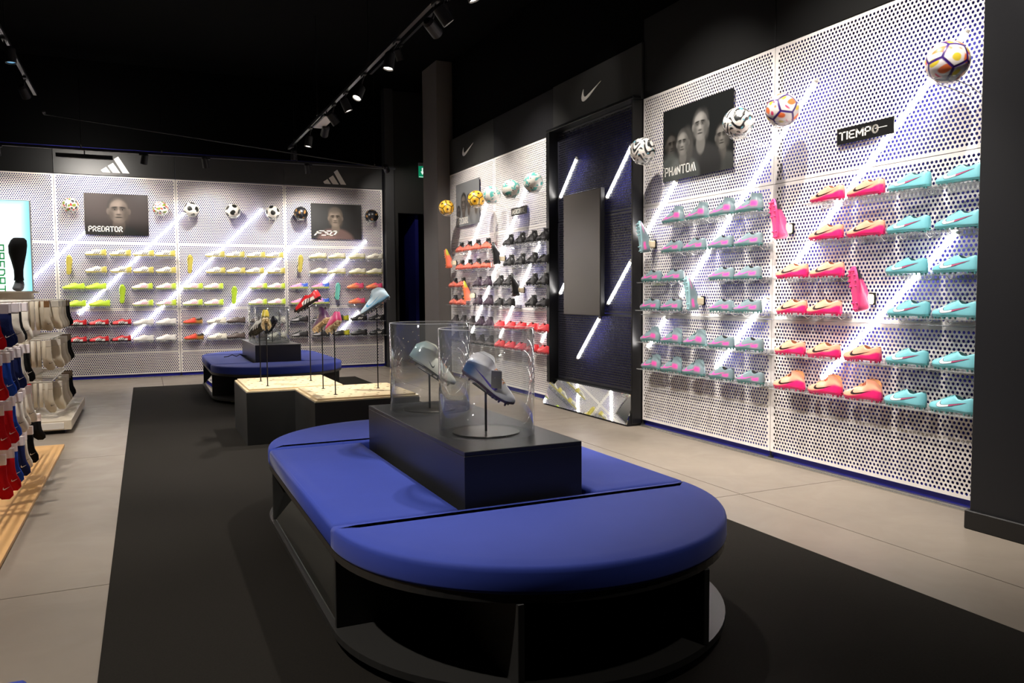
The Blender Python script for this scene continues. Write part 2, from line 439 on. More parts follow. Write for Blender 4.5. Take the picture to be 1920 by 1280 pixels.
hb = header('header board with white tick emblem beside the grey pillar', (D, 11.283, 0), RZ, 1.66, Z3+.005, FASC, mat('charcoal_board_lit', '#2a2a29', 0.45))
o = swoosh_flat(0.41, 0.125).build('emblem', LETTER, hb); o.location = (11.283-10.74, -0.001, 3.215)

def three_bars(w, h):
    """three slanted bars of growing height, as on the back header"""
    out = []
    for (a, b, c, d) in (((0,.13),(.185,.33),(.33,0),(.06,0)), ((.245,.40),(.43,.60),(.675,0),(.41,0)), ((.43+.035,.83),(.62,1.0),(1.0,0),(.76,0))):
        poly = [(p[0]*w, p[1]*h) for p in (a, b, c, d)]
        mb = MB(); mb.add([(x,0,z) for x,z in poly]+[(x,-.006,z) for x,z in poly], [(4,7,6,5),(0,1,5,4),(1,2,6,5),(2,3,7,6),(3,0,4,7)])
        out.append(mb)
    return out
hbs = [('header board with three white bars above single-face poster', -1.14), ('plain header board at the middle of the back display', 0.48),
       ('header board with three white bars beside the doorway', 2.10), ('plain header board above the lightbox', -2.76)]
for lab, x0 in hbs:
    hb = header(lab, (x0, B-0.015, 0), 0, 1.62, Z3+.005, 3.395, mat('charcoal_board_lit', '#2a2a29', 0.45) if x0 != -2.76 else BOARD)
    lx = {-1.14: -0.525, 2.10: 2.725}.get(x0)
    if lx is not None:
        em = thing('emblem', None, None); em.parent = hb; em.location = (lx-x0, -0.001, 3.07)
        for mb in three_bars(0.378, 0.24): mb.build('bar', mat('white_letter_lit', '#f6f1e6', 0.5), em)  # brighter white, with the light on the bars put into the colour

# ------------------------------------------------------------------ dark niche on the right wall
NI = thing('display_niche', 'tall black framed niche with dark perforated panels', 'niche', (0, 0, 0))
MB().bbox(4.10, 7.86, 0.25, D+0.1, 7.93, 3.02, .004).build('jamb', FRAME, NI)
MB().bbox(4.10, 6.20, 0.02, D+0.1, 6.225, 3.02, .004).build('jamb', FRAME, NI)
MB().bbox(4.10, 6.20, 3.02, D+0.1, 7.93, 3.05, .004).build('lintel', FRAME, NI)
for a, b in ((0.30, Z1), (Z1, Z2), (Z2, Z3)):
    o = link('perforated_panel', perf(1.63, b-a-.008, DARKPERF), NI); o.location = (D+0.0, 7.858, a+.004); o.rotation_euler = (0, 0, RZ)
MB().box(D-.005, 6.225, .0, D+.02, 7.86, 0.30).build('kick_board', BLACK, NI)
sc = thing('screen_panel', 'grey blank panel hung in the dark niche', 'panel')
MB().bbox(4.145, 6.838, 1.015, 4.195, 7.61, 2.30, .004).build('case', BLACK, sc)
MB().box(4.142, 6.848, 1.025, 4.146, 7.60, 2.29).build('face', mat('taupe_satin_face', '#4f4944', 0.30, metal=0.2, spec=0.5), sc)
fm = thing('foot_mirror', 'slanted low mirror box below the dark niche', 'mirror')
me_ = MB()
xb, xt, zt_ = 4.045, 4.15, 0.285
for (y0, y1) in ((6.215, 7.925),):
    me_.add([(xb+.012,y0,0.0),(xt+.004,y0,zt_),(D-.006,y0,zt_),(D-.006,y0,0.0),(xb+.012,y1,0.0),(xt+.004,y1,zt_),(D-.006,y1,zt_),(D-.006,y1,0.0)],
            [(0,1,2,3),(7,6,5,4),(0,4,5,1),(1,5,6,2),(3,7,4,0)])
me_.build('case', BLACK, fm)
MB().add([(xb,6.22,0.018),(xb,7.92,0.018),(xt,7.92,zt_),(xt,6.22,zt_),(xb+.012,6.22,0.016),(xb+.012,7.92,0.016),(xt+.012,7.92,zt_),(xt+.012,6.22,zt_)],
         [(0,3,2,1),(0,1,5,4),(3,7,6,2),(0,4,7,3),(1,2,6,5)]).build('glass', MIRROR, fm)

# ------------------------------------------------------------------ diagonal light tubes
def light_tube(label, a, b):
    a, b = Vector(a), Vector(b); d = (b-a).normalized()
    t = thing('light_tube', label, 'light tube', a, 0, 'diagonal light tubes')
    MB().tube([(0,0,0), b-a], 0.0155, 12).build('tube', TUBE, t, True)
    for p, s in ((Vector((0,0,0)), -1), (b-a, 1)):
        MB().tube([p, p+d*s*0.018], 0.0165, 12).build('end_cap', mat('white_plastic_cap', '#d8d4cc', 0.4), t)
RT = [('longest white light tube in the rightmost bay', (3.03,2.69),(4.30,1.44)), ('lower light tube between peach and teal boots', (3.055,1.58),(4.02,.65)),
      ('light tube running from rightmost bay down into poster bay', (4.127,2.68),(5.61,1.217)), ('light tube below left corner of four-person poster', (5.69,2.21),(6.16,1.765)),
      ('lower light tube at the right of grey and pink boots', (4.56,1.2),(5.14,.63)), ('short light tube low at left of poster bay', (5.82,1.02),(6.10,.75)),
      ('upper left light tube inside the dark niche', (7.435,2.67),(7.79,2.31)), ('upper right light tube inside the dark niche', (6.387,2.627),(6.815,2.20)),
      ('short left light tube beside the grey niche panel', (7.60,1.45),(7.80,1.25)), ('right middle light tube inside the dark niche', (6.39,1.546),(6.79,1.147)),
      ('lowest light tube inside the dark niche', (6.965,.994),(7.405,.558)), ('long light tube crossing the black boots bay', (8.65,2.52),(10.45,.70)),
      ('light tube above the coral boots beside the pillar', (9.86,2.46),(10.71,1.62)), ('light tube behind the lower black boots', (8.30,1.83),(9.47,.68)),
      ('short light tube low beside the niche jamb', (8.02,.93),(8.27,.68))]
for lab, a, b in RT: light_tube(lab, (D, a[0], a[1]), (D, b[0], b[1]))
BT = [('leftmost light tube on the back display', (-.74,2.21),(-1.60,1.36)), ('light tube right of the single-face poster', (.585,2.51),(-.89,.98)),
      ('longest light tube of the back display', (1.753,2.618),(-.21,.62)), ('light tube left of the smiling-face poster', (2.48,2.31),(.83,.65)),
      ('light tube under the smiling-face poster', (3.43,2.15),(2.68,1.41)), ('short light tube low beside the doorway bay', (3.28,.96),(2.96,.63)),
      ('light tube behind the lightbox', (-1.9,2.62),(-2.7,1.82))]
for lab, a, b in BT: light_tube(lab, (a[0], B, a[1]), (b[0], B, b[1]))

# ------------------------------------------------------------------ posters (flat print)
def canvas(w, h, base):
    yy, xx = np.mgrid[0:h, 0:w]; x = (xx+.5)/w; y = 1-(yy+.5)/h
    return x, y, np.ones((h, w, 3))*np.array(base)
def blob(img, x, y, cx, cy, rx, ry, col, soft=0.25, op=1.0, rot=0.0, asp=1.0):
    dx, dy = (x-cx)*asp, y-cy
    c, s = math.cos(rot), math.sin(rot)
    u, v = dx*c+dy*s, -dx*s+dy*c
    d = np.sqrt((u/(rx*asp))**2+(v/ry)**2)
    a = (1-smoothstep(1-soft, 1+soft, d))*op
    return img*(1-a[..., None])+np.array(col)*a[..., None]
def portrait(img, x, y, cx, cy, r, skin, shirt, hair, light=0.6, turn=0.0, asp=1.45, long_hair=False, short=True):
    """cx, cy: face centre, r: half face height; print-like head and shoulders"""
    rx = r*.74/asp
    S = np.array(skin); H = np.array(hair); T = np.array(shirt)
    img = blob(img, x, y, cx, cy-r*2.75, rx*2.9, r*1.55, T, .12, 1, 0, asp)
    img = blob(img, x, y, cx-rx*1.6*light, cy-r*2.3, rx*1.0, r*.8, T*1.7, .6, .6, 0, asp)
    if long_hair:
        img = blob(img, x, y, cx+rx*.5, cy-r*.5, rx*1.25, r*1.7, H*1.3, .2, 1, -.15, asp)
    img = blob(img, x, y, cx, cy-r*1.15, rx*.62, r*.75, S*.55, .2, 1, 0, asp)
    img = blob(img, x, y, cx, cy+r*.28, rx*1.10, r*.92, H, .12, 1, 0, asp)
    img = blob(img, x, y, cx-rx*1.02, cy-r*.08, rx*.18, r*.24, S*.7, .3, .9, 0, asp)
    img = blob(img, x, y, cx+rx*1.02, cy-r*.08, rx*.18, r*.24, S*.55, .3, .9, 0, asp)
    img = blob(img, x, y, cx, cy-r*.08, rx*.95, r*.93, S*.72, .1, 1, 0, asp)
    img = blob(img, x, y, cx-rx*.25*light, cy+r*.05, rx*.72, r*.72, S*1.05, .6, .8, 0, asp)
    img = blob(img, x, y, cx+turn*rx*.3, cy+r*.45, rx*.6, r*.22, S*1.25, .7, .7, 0, asp)
    img = blob(img, x, y, cx+rx*.62, cy-r*.1, rx*.42, r*.8, S*.35, .7, .65, 0, asp)
    t = turn*rx*.28
    for sx in (-.38, .38):
        img = blob(img, x, y, cx+sx*rx+t, cy+r*.13, rx*.34, r*.15, S*.22, .6, .9, 0, asp)
        img = blob(img, x, y, cx+sx*rx+t, cy+r*.07, rx*.17, r*.035, S*.75, .6, .8, 0, asp)
        img = blob(img, x, y, cx+sx*rx+t, cy+r*.08, rx*.08, r*.05, S*.03, .5, 1, 0, asp)
        img = blob(img, x, y, cx+sx*rx+t, cy+r*.25, rx*.32, r*.05, S*.05, .5, 1, -.12*(1 if sx > 0 else -1), asp)
        img = blob(img, x, y, cx+sx*2.0*rx, cy-r*.35, rx*.30, r*.45, S*.30, .7, .75, 0, asp)
    img = blob(img, x, y, cx+t, cy-r*.08, rx*.09, r*.22, S*1.3, .7, .7, 0, asp)
    img = blob(img, x, y, cx+t, cy-r*.32, rx*.26, r*.07, S*.18, .7, .9, 0, asp)
    img = blob(img, x, y, cx+t, cy-r*.53, rx*.36, r*.06, S*.12, .5, .95, 0, asp)
    img = blob(img, x, y, cx+t, cy-r*.62, rx*.24, r*.04, S*.9, .6, .6, 0, asp)
    return img
def poster(name, label, origin, rz, w, h, img, words=None, group='printed posters'):
    t = thing(name, label, 'poster' if name == 'poster' else 'sign', origin, rz, group)
    H, W = img.shape[:2]
    # print surface: one vertex per printed dot
    xs_ = np.linspace(0, w, W); zs_ = np.linspace(h, 0, H)
    X, Z = np.meshgrid(xs_, zs_); vs = np.stack([X, np.full_like(X, -0.0062), Z], -1).reshape(-1, 3)
    idx = np.arange(W*H).reshape(H, W)
    fs = np.stack([idx[:-1, :-1], idx[1:, :-1], idx[1:, 1:], idx[:-1, 1:]], -1).reshape(-1, 4)
    mb = MB(); mb.v = [tuple(p) for p in vs.tolist()]; mb.f = [tuple(f) for f in fs.tolist()]; mb.c = np.clip(img, 0, 1).reshape(-1, 3)
    mb.build('print', PRINT, t)
    MB().box(0, -0.006, 0, w, 0.0, h).build('backing_board', BLACK, t)
    if words:
        for (txt, x, z, hh, ww, sw, sh) in words:
            o = lettering(txt, hh, ww, sw, sh).build('lettering', LETTER, t); o.location = (x, -0.0065, z)
    return t
# four-person poster on the right wall
x, y, im = canvas(190, 130, (.012,.013,.013))
im = portrait(im, x, y, .13, .50, .155, (.075,.068,.06), (.06,.065,.062), (.008,.008,.008), .7, .5)
im = portrait(im, x, y, .86, .44, .165, (.16,.15,.135), (.06,.062,.058), (.01,.01,.01), .5, -.4)
im = blob(im, x, y, .12, .1, .16, .28, (.085,.095,.088), .25, .9)
im = portrait(im, x, y, .565, .66, .20, (.30,.29,.27), (.03,.03,.03), (.02,.02,.02), .8, -.35)
im = portrait(im, x, y, .31, .49, .165, (.26,.25,.23), (.10,.11,.105), (.05,.048,.045), .8, -.6, long_hair=True)
im *= (0.55+.45*smoothstep(0, .35, y))[..., None]
poster('poster', 'dark poster of four people with white lettering', (D-0.018, 5.848, 2.215), RZ, 0.915, 0.613, im, [('PHaNTOm', .035, .05, .066, .42, .15, 0)])
# face poster on the back wall
x, y, im = canvas(170, 120, (.035,.028,.026))
im = blob(im, x, y, .05, .8, .6, .6, (.10,.075,.07), .9, .8); im = blob(im, x, y, .95, .5, .35, .5, (.075,.06,.058), .9, .8)
im = portrait(im, x, y, .53, .60, .31, (.30,.24,.20), (.045,.05,.048), (.05,.042,.038), .2, 0.0)
im *= (0.2+.45*smoothstep(.05, .45, y))[..., None]
poster('poster', 'dark poster of one face in the back display', (-0.761, B-0.018, 2.151), 0, 0.85, 0.606, im, [('PREDATOR', .05, .055, .068, .44, .2, 0)])
# smiling poster beside the doorway
x, y, im = canvas(170, 120, (.018,.018,.018))
im = blob(im, x, y, .1, .7, .5, .6, (.06,.06,.06), .9, .8)
im = portrait(im, x, y, .48, .60, .25, (.30,.24,.19), (.16,.10,.09), (.11,.09,.07), .7, -.2)
im = blob(im, x, y, .46, .80, .10, .10, (.12,.10,.085), .6, .8)
poster('poster', 'poster of a curly-haired smiling person beside doorway', (2.512, B-0.018, 2.168), 0, 0.836, 0.578, im, [('F50', .06, .06, .07, .31, .22, .45)])
# grey group poster beside the pillar
x, y, im = canvas(150, 110, (.20,.205,.21))
im = portrait(im, x, y, .12, .32, .155, (.10,.085,.075), (.13,.135,.14), (.015,.015,.015), .6, .4)
im = portrait(im, x, y, .56, .52, .16, (.14,.12,.11), (.17,.175,.18), (.02,.02,.02), .6, -.2)
im = portrait(im, x, y, .86, .52, .16, (.13,.12,.11), (.16,.165,.17), (.02,.02,.02), .6, -.4)
im = portrait(im, x, y, .34, .52, .21, (.17,.145,.125), (.20,.21,.215), (.02,.02,.02), .7, -.4)
poster('poster', 'light grey poster of several people beside the pillar', (D-0.018, 10.965, 2.218), RZ, 0.89, 0.612, im, [('MERCURIAL', .05, .04, .075, .42, .22, .3)])
# name signs
def blank(w, h, c): return np.ones((h, w, 3))*np.array(c)
t = poster('name_sign', 'small black sign with white lettering in rightmost bay', (D-0.018, 3.909, 2.213), RZ, 0.438, 0.102, blank(4, 3, (.01,.01,.01)),
       [('TIEMPo', .022, .028, .046, .30, .17, 0)], 'name signs')
MB().box(0, -.0015, 0, .09, 0, .004).build('lettering_stroke', LETTER, t).location = (.30, -.0062, .052)
poster('name_sign', 'small black sign with slanted lettering left of niche', (D-0.018, 9.04, 2.208), RZ, 0.44, 0.095, blank(4, 3, (.012,.012,.012)), [('MERCURIAL', .03, .024, .046, .35, .22, .3)], 'name signs')

# ------------------------------------------------------------------ football boots
L = 0.285
def itp(xs, ys): return lambda t: np.interp(t, xs, ys)
W_ = itp([0,.015,.05,.12,.25,.40,.55,.70,.82,.90,.955,.985,1.0], [.008,.017,.026,.0325,.0325,.033,.040,.0455,.042,.034,.023,.013,.004])
ZB = itp([0,.1,.3,.5,.75,.9,1], [.020,.019,.021,.020,.018,.021,.030])
H_LOW = itp([0,.05,.12,.22,.31,.38,.43,.52,.64,.76,.87,.95,1], [.092,.102,.097,.086,.088,.101,.108,.099,.084,.071,.061,.053,.042])
T_LOW = itp([0,.02,.06,.14,.24,.33,.39,.425,.43,1], [0,.007,.017,.023,.024,.021,.013,.002,0,0])
H_HI = itp([0,.05,.12,.22,.31,.37,.42,.48,.56,.66,.77,.87,.95,1], [.096,.116,.136,.140,.143,.137,.122,.107,.094,.082,.070,.060,.052,.042])
T_HI = itp([0,.02,.06,.14,.24,.31,.37,.40,.405,1], [0,.005,.014,.022,.024,.021,.012,.002,0,0])
NS, NP = 40, 13
def hw(t, s, high):
    w = W_(t); T = (T_HI if high else T_LOW)(t)
    ss = np.clip(s, 0, 1)
    if high:
        k = np.where(t < .45, 1/.72, 1/.72+(1-1/.72)*smoothstep(.40, .58, t)); ss = np.clip(ss*k, 0, 1)
    f = (1-ss**2.1)**0.56*(0.86+0.14*np.minimum(1, s*5))
    return np.maximum(T, 0)+(w-T)*f
def upper_mesh(colfn, high, name):
    ts = np.concatenate([[0, .012, .03], np.linspace(.055, .945, NS-6), [.97, .988, 1.0]])
    ss = np.linspace(0, 1, NP)**.9
    H = H_HI if high else H_LOW
    V = []; C = []
    for t in ts:
        zb, h = ZB(t), H(t)
        z = zb+(h-zb)*ss; y = hw(t, ss, high)
        col = np.array([colfn(float(t), float(s)) for s in ss])
        cy = 0.004*math.sin(math.pi*t)
        ring = [(t*L-L/2, cy+y[i], z[i]) for i in range(NP-1, -1, -1)]+[(t*L-L/2, cy-y[i], z[i]) for i in range(NP)]
        V += ring; C += [col[i] for i in range(NP-1, -1, -1)]+[col[i] for i in range(NP)]
    n = 2*NP; F = []
    for i in range(len(ts)-1):
        for k in range(n-1):
            F.append((i*n+k, (i+1)*n+k, (i+1)*n+k+1, i*n+k+1))
    F.append(tuple(range(n))); F.append(tuple((len(ts)-1)*n+k for k in range(n))[::-1])
    mb = MB(); mb.v = V; mb.f = F; mb.c = np.array(C)
    return mb.mesh(name, UPPER, True)
def lining_mesh(high, m):
    T = T_HI if high else T_LOW; H = H_HI if high else H_LOW
    ts = np.linspace(.022, .40 if high else .42, 14); V = []; F = []
    for t in ts:
        cy = 0.004*math.sin(math.pi*t); w = float(T(t)); h = float(H(t)); x = t*L-L/2
        lo = max(.045, h-.04) if 0.05 < t < .36 else h-.012
        V += [(x, cy+w+.0006, h+.0008), (x, cy+w*.95, h-.004), (x, cy+w*.8, lo), (x, cy-w*.8, lo), (x, cy-w*.95, h-.004), (x, cy-w-.0006, h+.0008)]
    for i in range(len(ts)-1):
        for k in range(5): F.append((i*6+k, i*6+k+1, (i+1)*6+k+1, (i+1)*6+k))
    return MB().add(V, F).mesh('lining', m, True)
def sole_mesh(m):
    ts = np.concatenate([[0, .02], np.linspace(.06, .94, 22), [.975, 1.0]]); mb = MB()
    top = [(t*L-L/2, .004*math.sin(math.pi*t)+float(W_(t))*.93+.0015, float(ZB(t))+.006) for t in ts]+[(t*L-L/2, .004*math.sin(math.pi*t)-float(W_(t))*.93-.0015, float(ZB(t))+.006) for t in ts[::-1]]
    bot = [(p[0], p[1]*.88, p[2]-.0125) for p in top]
    mb.rings([bot, top])
    return mb.mesh('sole', m)
def studs_mesh(m):
    mb = MB()
    for t, y in ((.06,.012),(.06,-.012),(.19,.019),(.19,-.019),(.56,.025),(.56,-.025),(.68,.031),(.68,-.031),(.80,.028),(.80,-.028),(.90,.016),(.90,-.016)):
        z = float(ZB(t))-.006
        mb.lathe([(.0042, -z), (.0065, 0)], 7, (t*L-L/2, y+.004*math.sin(math.pi*t), z))
    return mb.mesh('studs', m)
def side_pts(pts, high, side, off=0.0009):
    out = []
    for t, z in pts:
        zb = float(ZB(t)); h = float((H_HI if high else H_LOW)(t)); s = min(max((z-zb)/(h-zb), 0), .97)
        out.append((t*L-L/2, .004*math.sin(math.pi*t)+side*(float(hw(np.array(t), s, high))+off), z))
    return out
def swoosh_mesh(high, side, m, t0=.70, t1=.17, z0=.038, hs=.092, grow=0.0, u0=0.0, u1=1.0, off=.0009):
    A, Bp = [], []
    us = [i for i in range(len(SW_OUT))]
    for a, b in zip(SW_OUT, SW_IN):
        ax, az, bx, bz = a[0], a[1], b[0], b[1]
        if grow: 
            cx, cz = (ax+bx)/2, (az+bz)/2; dx, dz = ax-bx, az-bz; dl = math.hypot(dx, dz)+1e-6
            ax += dx/dl*grow; az += dz/dl*grow-grow*.15; bx -= dx/dl*grow; bz -= dz/dl*grow
        A.append((t0+(t1-t0)*ax, z0+az*hs)); Bp.append((t0+(t1-t0)*bx, z0+bz*hs))
    if u1 < 1.0: A, Bp = A[:int(u1*12)], Bp[:int(u1*12)]
    if u0 > 0.0: A, Bp = A[int(u0*12):], Bp[int(u0*12):]
    M_ = [((a[0]+b[0])/2, (a[1]+b[1])/2) for a, b in zip(A, Bp)]
    P = side_pts(A, high, side, off)+side_pts(M_, high, side, off)+side_pts(Bp, high, side, off); n = len(A)
    F = []
    for i in range(n-1): F += [(i, i+1, n+i+1, n+i), (n+i, n+i+1, 2*n+i+1, 2*n+i)]
    return MB().add(P, F).mesh('side_logo', m)
def stripes_mesh(high, side, m):
    mb = MB()
    for k in range(3):
        t = .58-.095*k; pts = []
        for i in range(5):
            f = i/4; z = .030+f*.034; c = t-.10*f
            pts += [(c+.021, z), (c-.021, z)]
        P = side_pts(pts, high, side); mb.add(P, [(2*i, 2*i+1, 2*i+3, 2*i+2) for i in range(4)])
    return mb.mesh('side_stripes', m)
def laces_mesh(high, m):
    mb = MB(); H = H_HI if high else H_LOW
    for k in range(5):
        t = (.47 if high else .46)+k*.052; h = float(H(t)); x = t*L-L/2; cy = .004*math.sin(math.pi*t)
        for sgn in (-1, 1):
            mb.tube([(x, cy-sgn*.013, h-.006), (x+.003, cy, h+.0015), (x+.008, cy+sgn*.013, h-.007)], .0017, 5)
    return mb.mesh('laces', m)

def rgb(*c): return np.array(lin([v/255 for v in c]))
def ss1(a, b, x): 
    t = min(max((x-a)/(b-a), 0), 1); return t*t*(3-2*t)
def two(c1, c2, fn):
    a, b = rgb(*c1), rgb(*c2)
    return lambda t, s: a*(1-fn(t, s))+b*fn(t, s)
def c_peach(t, s):
    p = rgb(246,166,136)*(1-ss1(.75, 1, s)*.0); k = rgb(232,36,112)
    line = .66*max(0.0, 0.98-t)**1.15
    f = 1-ss1(line-.10, line+.06, s)
    c = p*(1-f)+k*f
    if t > .955 and s < .45: c = rgb(40,20,25)
    return c
def c_grey(t, s):
    g = rgb(116,134,140); k = rgb(226,84,168)
    f = ss1(.36,.27,t)*ss1(.05,.12,t)*ss1(.16,.26,s)*ss1(.60,.46,s)
    f2 = .8*ss1(.55,.7,t)*ss1(.30,.38,s)*ss1(.52,.42,s)*ss1(1.0,.9,t)
    f = max(f, f2*.9)
    return g*(1-f)+k*f
def c_coral(t, s):
    f = ss1(.55,.70,s+.25*(.45-t))*ss1(.66,.52,t)
    return rgb(238,120,98)*(1-f)+rgb(22,20,20)*f
def c_pred(t, s):
    f = ss1(.38,.46,s)*1.0; r = rgb(205,30,38); k = rgb(26,18,18)
    f2 = ss1(.80,.9,t)
    c = r*(1-.0)+0; c = rgb(235,228,222) if (.18 < t < .62 and .12 < s < .55) else r
    if s < .12 or t > .88: c = k
    return c
def c_wy(t, s):
    f = ss1(.34,.18,t)
    return rgb(238,234,224)*(1-f)+rgb(202,190,96)*f
def c_pinklime(t, s):
    f = ss1(.36,.14,t); g = ss1(.35,.55,s)*ss1(.3,.5,t)*.5
    c = rgb(242,222,228)*(1-f)+rgb(205,228,70)*f
    return c*(1-g)+rgb(250,200,215)*g
def c_rb(t, s):
    f = ss1(.30,.5,t); c = rgb(70,110,225)*(1-f)+rgb(240,150,200)*f
    g = ss1(.35,.2,s); return c*(1-g)+rgb(215,225,110)*g
def c_po(t, s):
    f = ss1(.3,.7,t); c = rgb(245,85,130)*(1-f)+rgb(250,140,90)*f
    return c
def c_rg(t, s):
    f = ss1(.45,.25,t); g = ss1(.55,.7,s)*f
    c = rgb(220,62,40)*(1-f)+rgb(165,120,55)*f
    return c*(1-g)+rgb(30,24,20)*g
def c_hero(t, s):
    w = rgb(226,224,228); b = rgb(52,120,190); p = rgb(70,30,110)
    f = ss1(.34,.14,t)*ss1(.75,.45,s); g = ss1(.14,.02,s+.05)
    c = w*(1-f)+b*f
    return c*(1-g)+p*g
def c_mint(t, s):
    f = ss1(.4,.0,t); return rgb(226,226,214)*(1-f)+rgb(178,212,214)*f
flat = lambda *c: (lambda t, s: rgb(*c))
MM = lambda n, c, r=.4: mat(n, c, r)
# kind: (colour function, sole, lining, logo ('swoosh'/'stripes'/None), logo colour, description)
KINDS = {
 'peach': (c_peach, '#d81f63', '#8a4a24', 'swoosh', '#1b0f10', 'peach and pink football boot'),
 'teal': (flat(122,192,202), '#5fa6a8', '#1f4c4e', 'teal', '#e9f4f2', 'pale teal football boot'),
 'grey': (c_grey, '#4f7f7c', '#15181a', 'swoosh', '#ee5cae', 'grey boot with pink heel patch'),
 'coral': (c_coral, '#c8543f', '#120f0f', None, '#000000', 'coral boot with black collar'),
 'black': (flat(28,27,28), '#161616', '#0b0b0b', 'swoosh', '#5a5a5c', 'all-black football boot'),
 'purple': (two((62,48,62),(150,140,150), lambda t, s: ss1(.5,.3,s)*ss1(.5,.8,t)), '#2a2028', '#140f14', None, '#000000', 'dark purple and silver boot'),
 'dark': (two((40,36,38),(120,112,112), lambda t, s: ss1(.4,.2,s)), '#1c1a1b', '#0d0c0d', None, '#000000', 'dark grey football boot'),
 'red': (flat(232,72,78), '#b8323c', '#5a1518', 'swoosh', '#f7a3a0', 'bright coral red boot'),
 'whiteyellow': (c_wy, '#d9c95a', '#c8c2b4', 'stripes', '#1c1c1a', 'white boot with yellow heel'),
 'lime': (flat(205,236,66), '#b6d23a', '#7f9a22', None, '#000000', 'plain lime-yellow football boot'),
 'pinklime': (c_pinklime, '#cfe06a', '#d9c7cc', 'stripes', '#e79aa8', 'white boot with lime heel'),
 'predator': (c_pred, '#1a1214', '#b01c24', 'stripes', '#15100f', 'red and black striped boot'),
 'white': (flat(236,232,226), '#d8d4cc', '#5c5c60', 'stripes', '#cfcac4', 'plain white football boot'),
 'redgold': (c_rg, '#8a6a2c', '#1c1512', None, '#000000', 'red boot with gold and black heel'),
 'whiteblack': (flat(236,230,214), '#d2ccba', '#b8b2a0', 'stripes', '#2a2826', 'cream white boot with dark stripes'),
 'brown': (two((44,36,36),(110,92,84), lambda t, s: .5+.5*math.sin(t*60-s*9)), '#2c2424', '#0f0c0c', None, '#000000', 'dark brown ridged boot'),
 'bluepink': (c_rb, '#d8e08a', '#4a5aa8', 'stripes', '#f2e6f0', 'blue, pink and yellow boot'),
 'pinkorange': (c_po, '#f08a60', '#a8304a', 'stripes', '#f7c070', 'pink and orange boot'),
 'cream': (two((236,230,210),(214,205,120), lambda t, s: ss1(.3,.1,s)), '#d8d08a', '#b4ac90', 'stripes', '#c9c2a4', 'cream boot with yellow sole'),
 'greyblack': (two((38,36,38),(170,166,168), lambda t, s: ss1(.5,.6,t)*ss1(.75,.5,s)), '#222', '#111', None, '#000000', 'black boot with silver forefoot'),
 'yellowblack': (two((30,30,26),(196,190,40), lambda t, s: ss1(.4,.25,t)), '#1c1c18', '#111', None, '#000000', 'black boot with yellow heel'),
 'blackstripe': (flat(26,26,27), '#151515', '#0b0b0b', 'stripes', '#e8e4de', 'black boot with white stripes'),
 'hero': (c_hero, '#341640', '#b9b9bd', 'swoosh', '#5a3fc4', 'white, blue and purple boot'),
 'mint': (c_mint, '#3c3c38', '#c9c9bd', 'tick', '#2c3430', 'mint white boot'),
 'sky': (two((206,230,242),(140,200,232), lambda t, s: ss1(.3,.1,s)), '#3a4650', '#7a6a70', 'swoosh', '#4aa8d8', 'pale blue boot'),
 'plum': (two((70,36,72),(120,84,110), lambda t, s: ss1(.4,.2,s)), '#d8bf96', '#1c1018', None, '#000000', 'dark plum boot'),
 'hotpink': (two((240,96,150),(230,50,110), lambda t, s: ss1(.4,.1,s)), '#e0c8a0', '#40161f', None, '#000000', 'hot pink boot'),
 'goldy': (two((176,158,48),(60,54,30), lambda t, s: ss1(.35,.15,s)), '#dccaa4', '#26200f', None, '#000000', 'olive yellow boot'),
 'bw': (two((30,30,30),(225,222,214), lambda t, s: ss1(.45,.6,s)), '#22221f', '#111', 'stripes', '#e8e4dc', 'black and white boot'),
 'pinksole': (two((236,60,120),(24,18,26), lambda t, s: ss1(.66,.72,t)), '#ea4a86', '#e8d8b8', None, '#000000', 'pink boot with black toe'),
 'greyhang': (c_grey, '#8fb4ba', '#e8d8b8', None, '#000000', 'grey and pink boot'),
 'coralhang': (two((232,110,80),(190,190,60), lambda t, s: ss1(.6,.72,t)), '#dd7a4a', '#e8d8b8', None, '#000000', 'coral and yellow-green boot'),
 'blackhang': (flat(28,27,28), '#1c1c1c', '#e8d8b8', None, '#000000', 'black boot'),
 'yellowhang': (two((206,190,70),(238,230,205), lambda t, s: ss1(.45,.6,t)), '#cfc05a', '#e8d8b8', None, '#000000', 'white and yellow boot'),
 'limehang': (flat(205,236,66), '#c3e23e', '#e8d8b8', None, '#000000', 'lime boot'),
 'pinkteal': (two((70,205,190),(250,110,150), lambda t, s: ss1(.45,.55,t)), '#7fd8c8', '#e8d8b8', None, '#000000', 'pink and turquoise boot'),
}
BOOT = {}
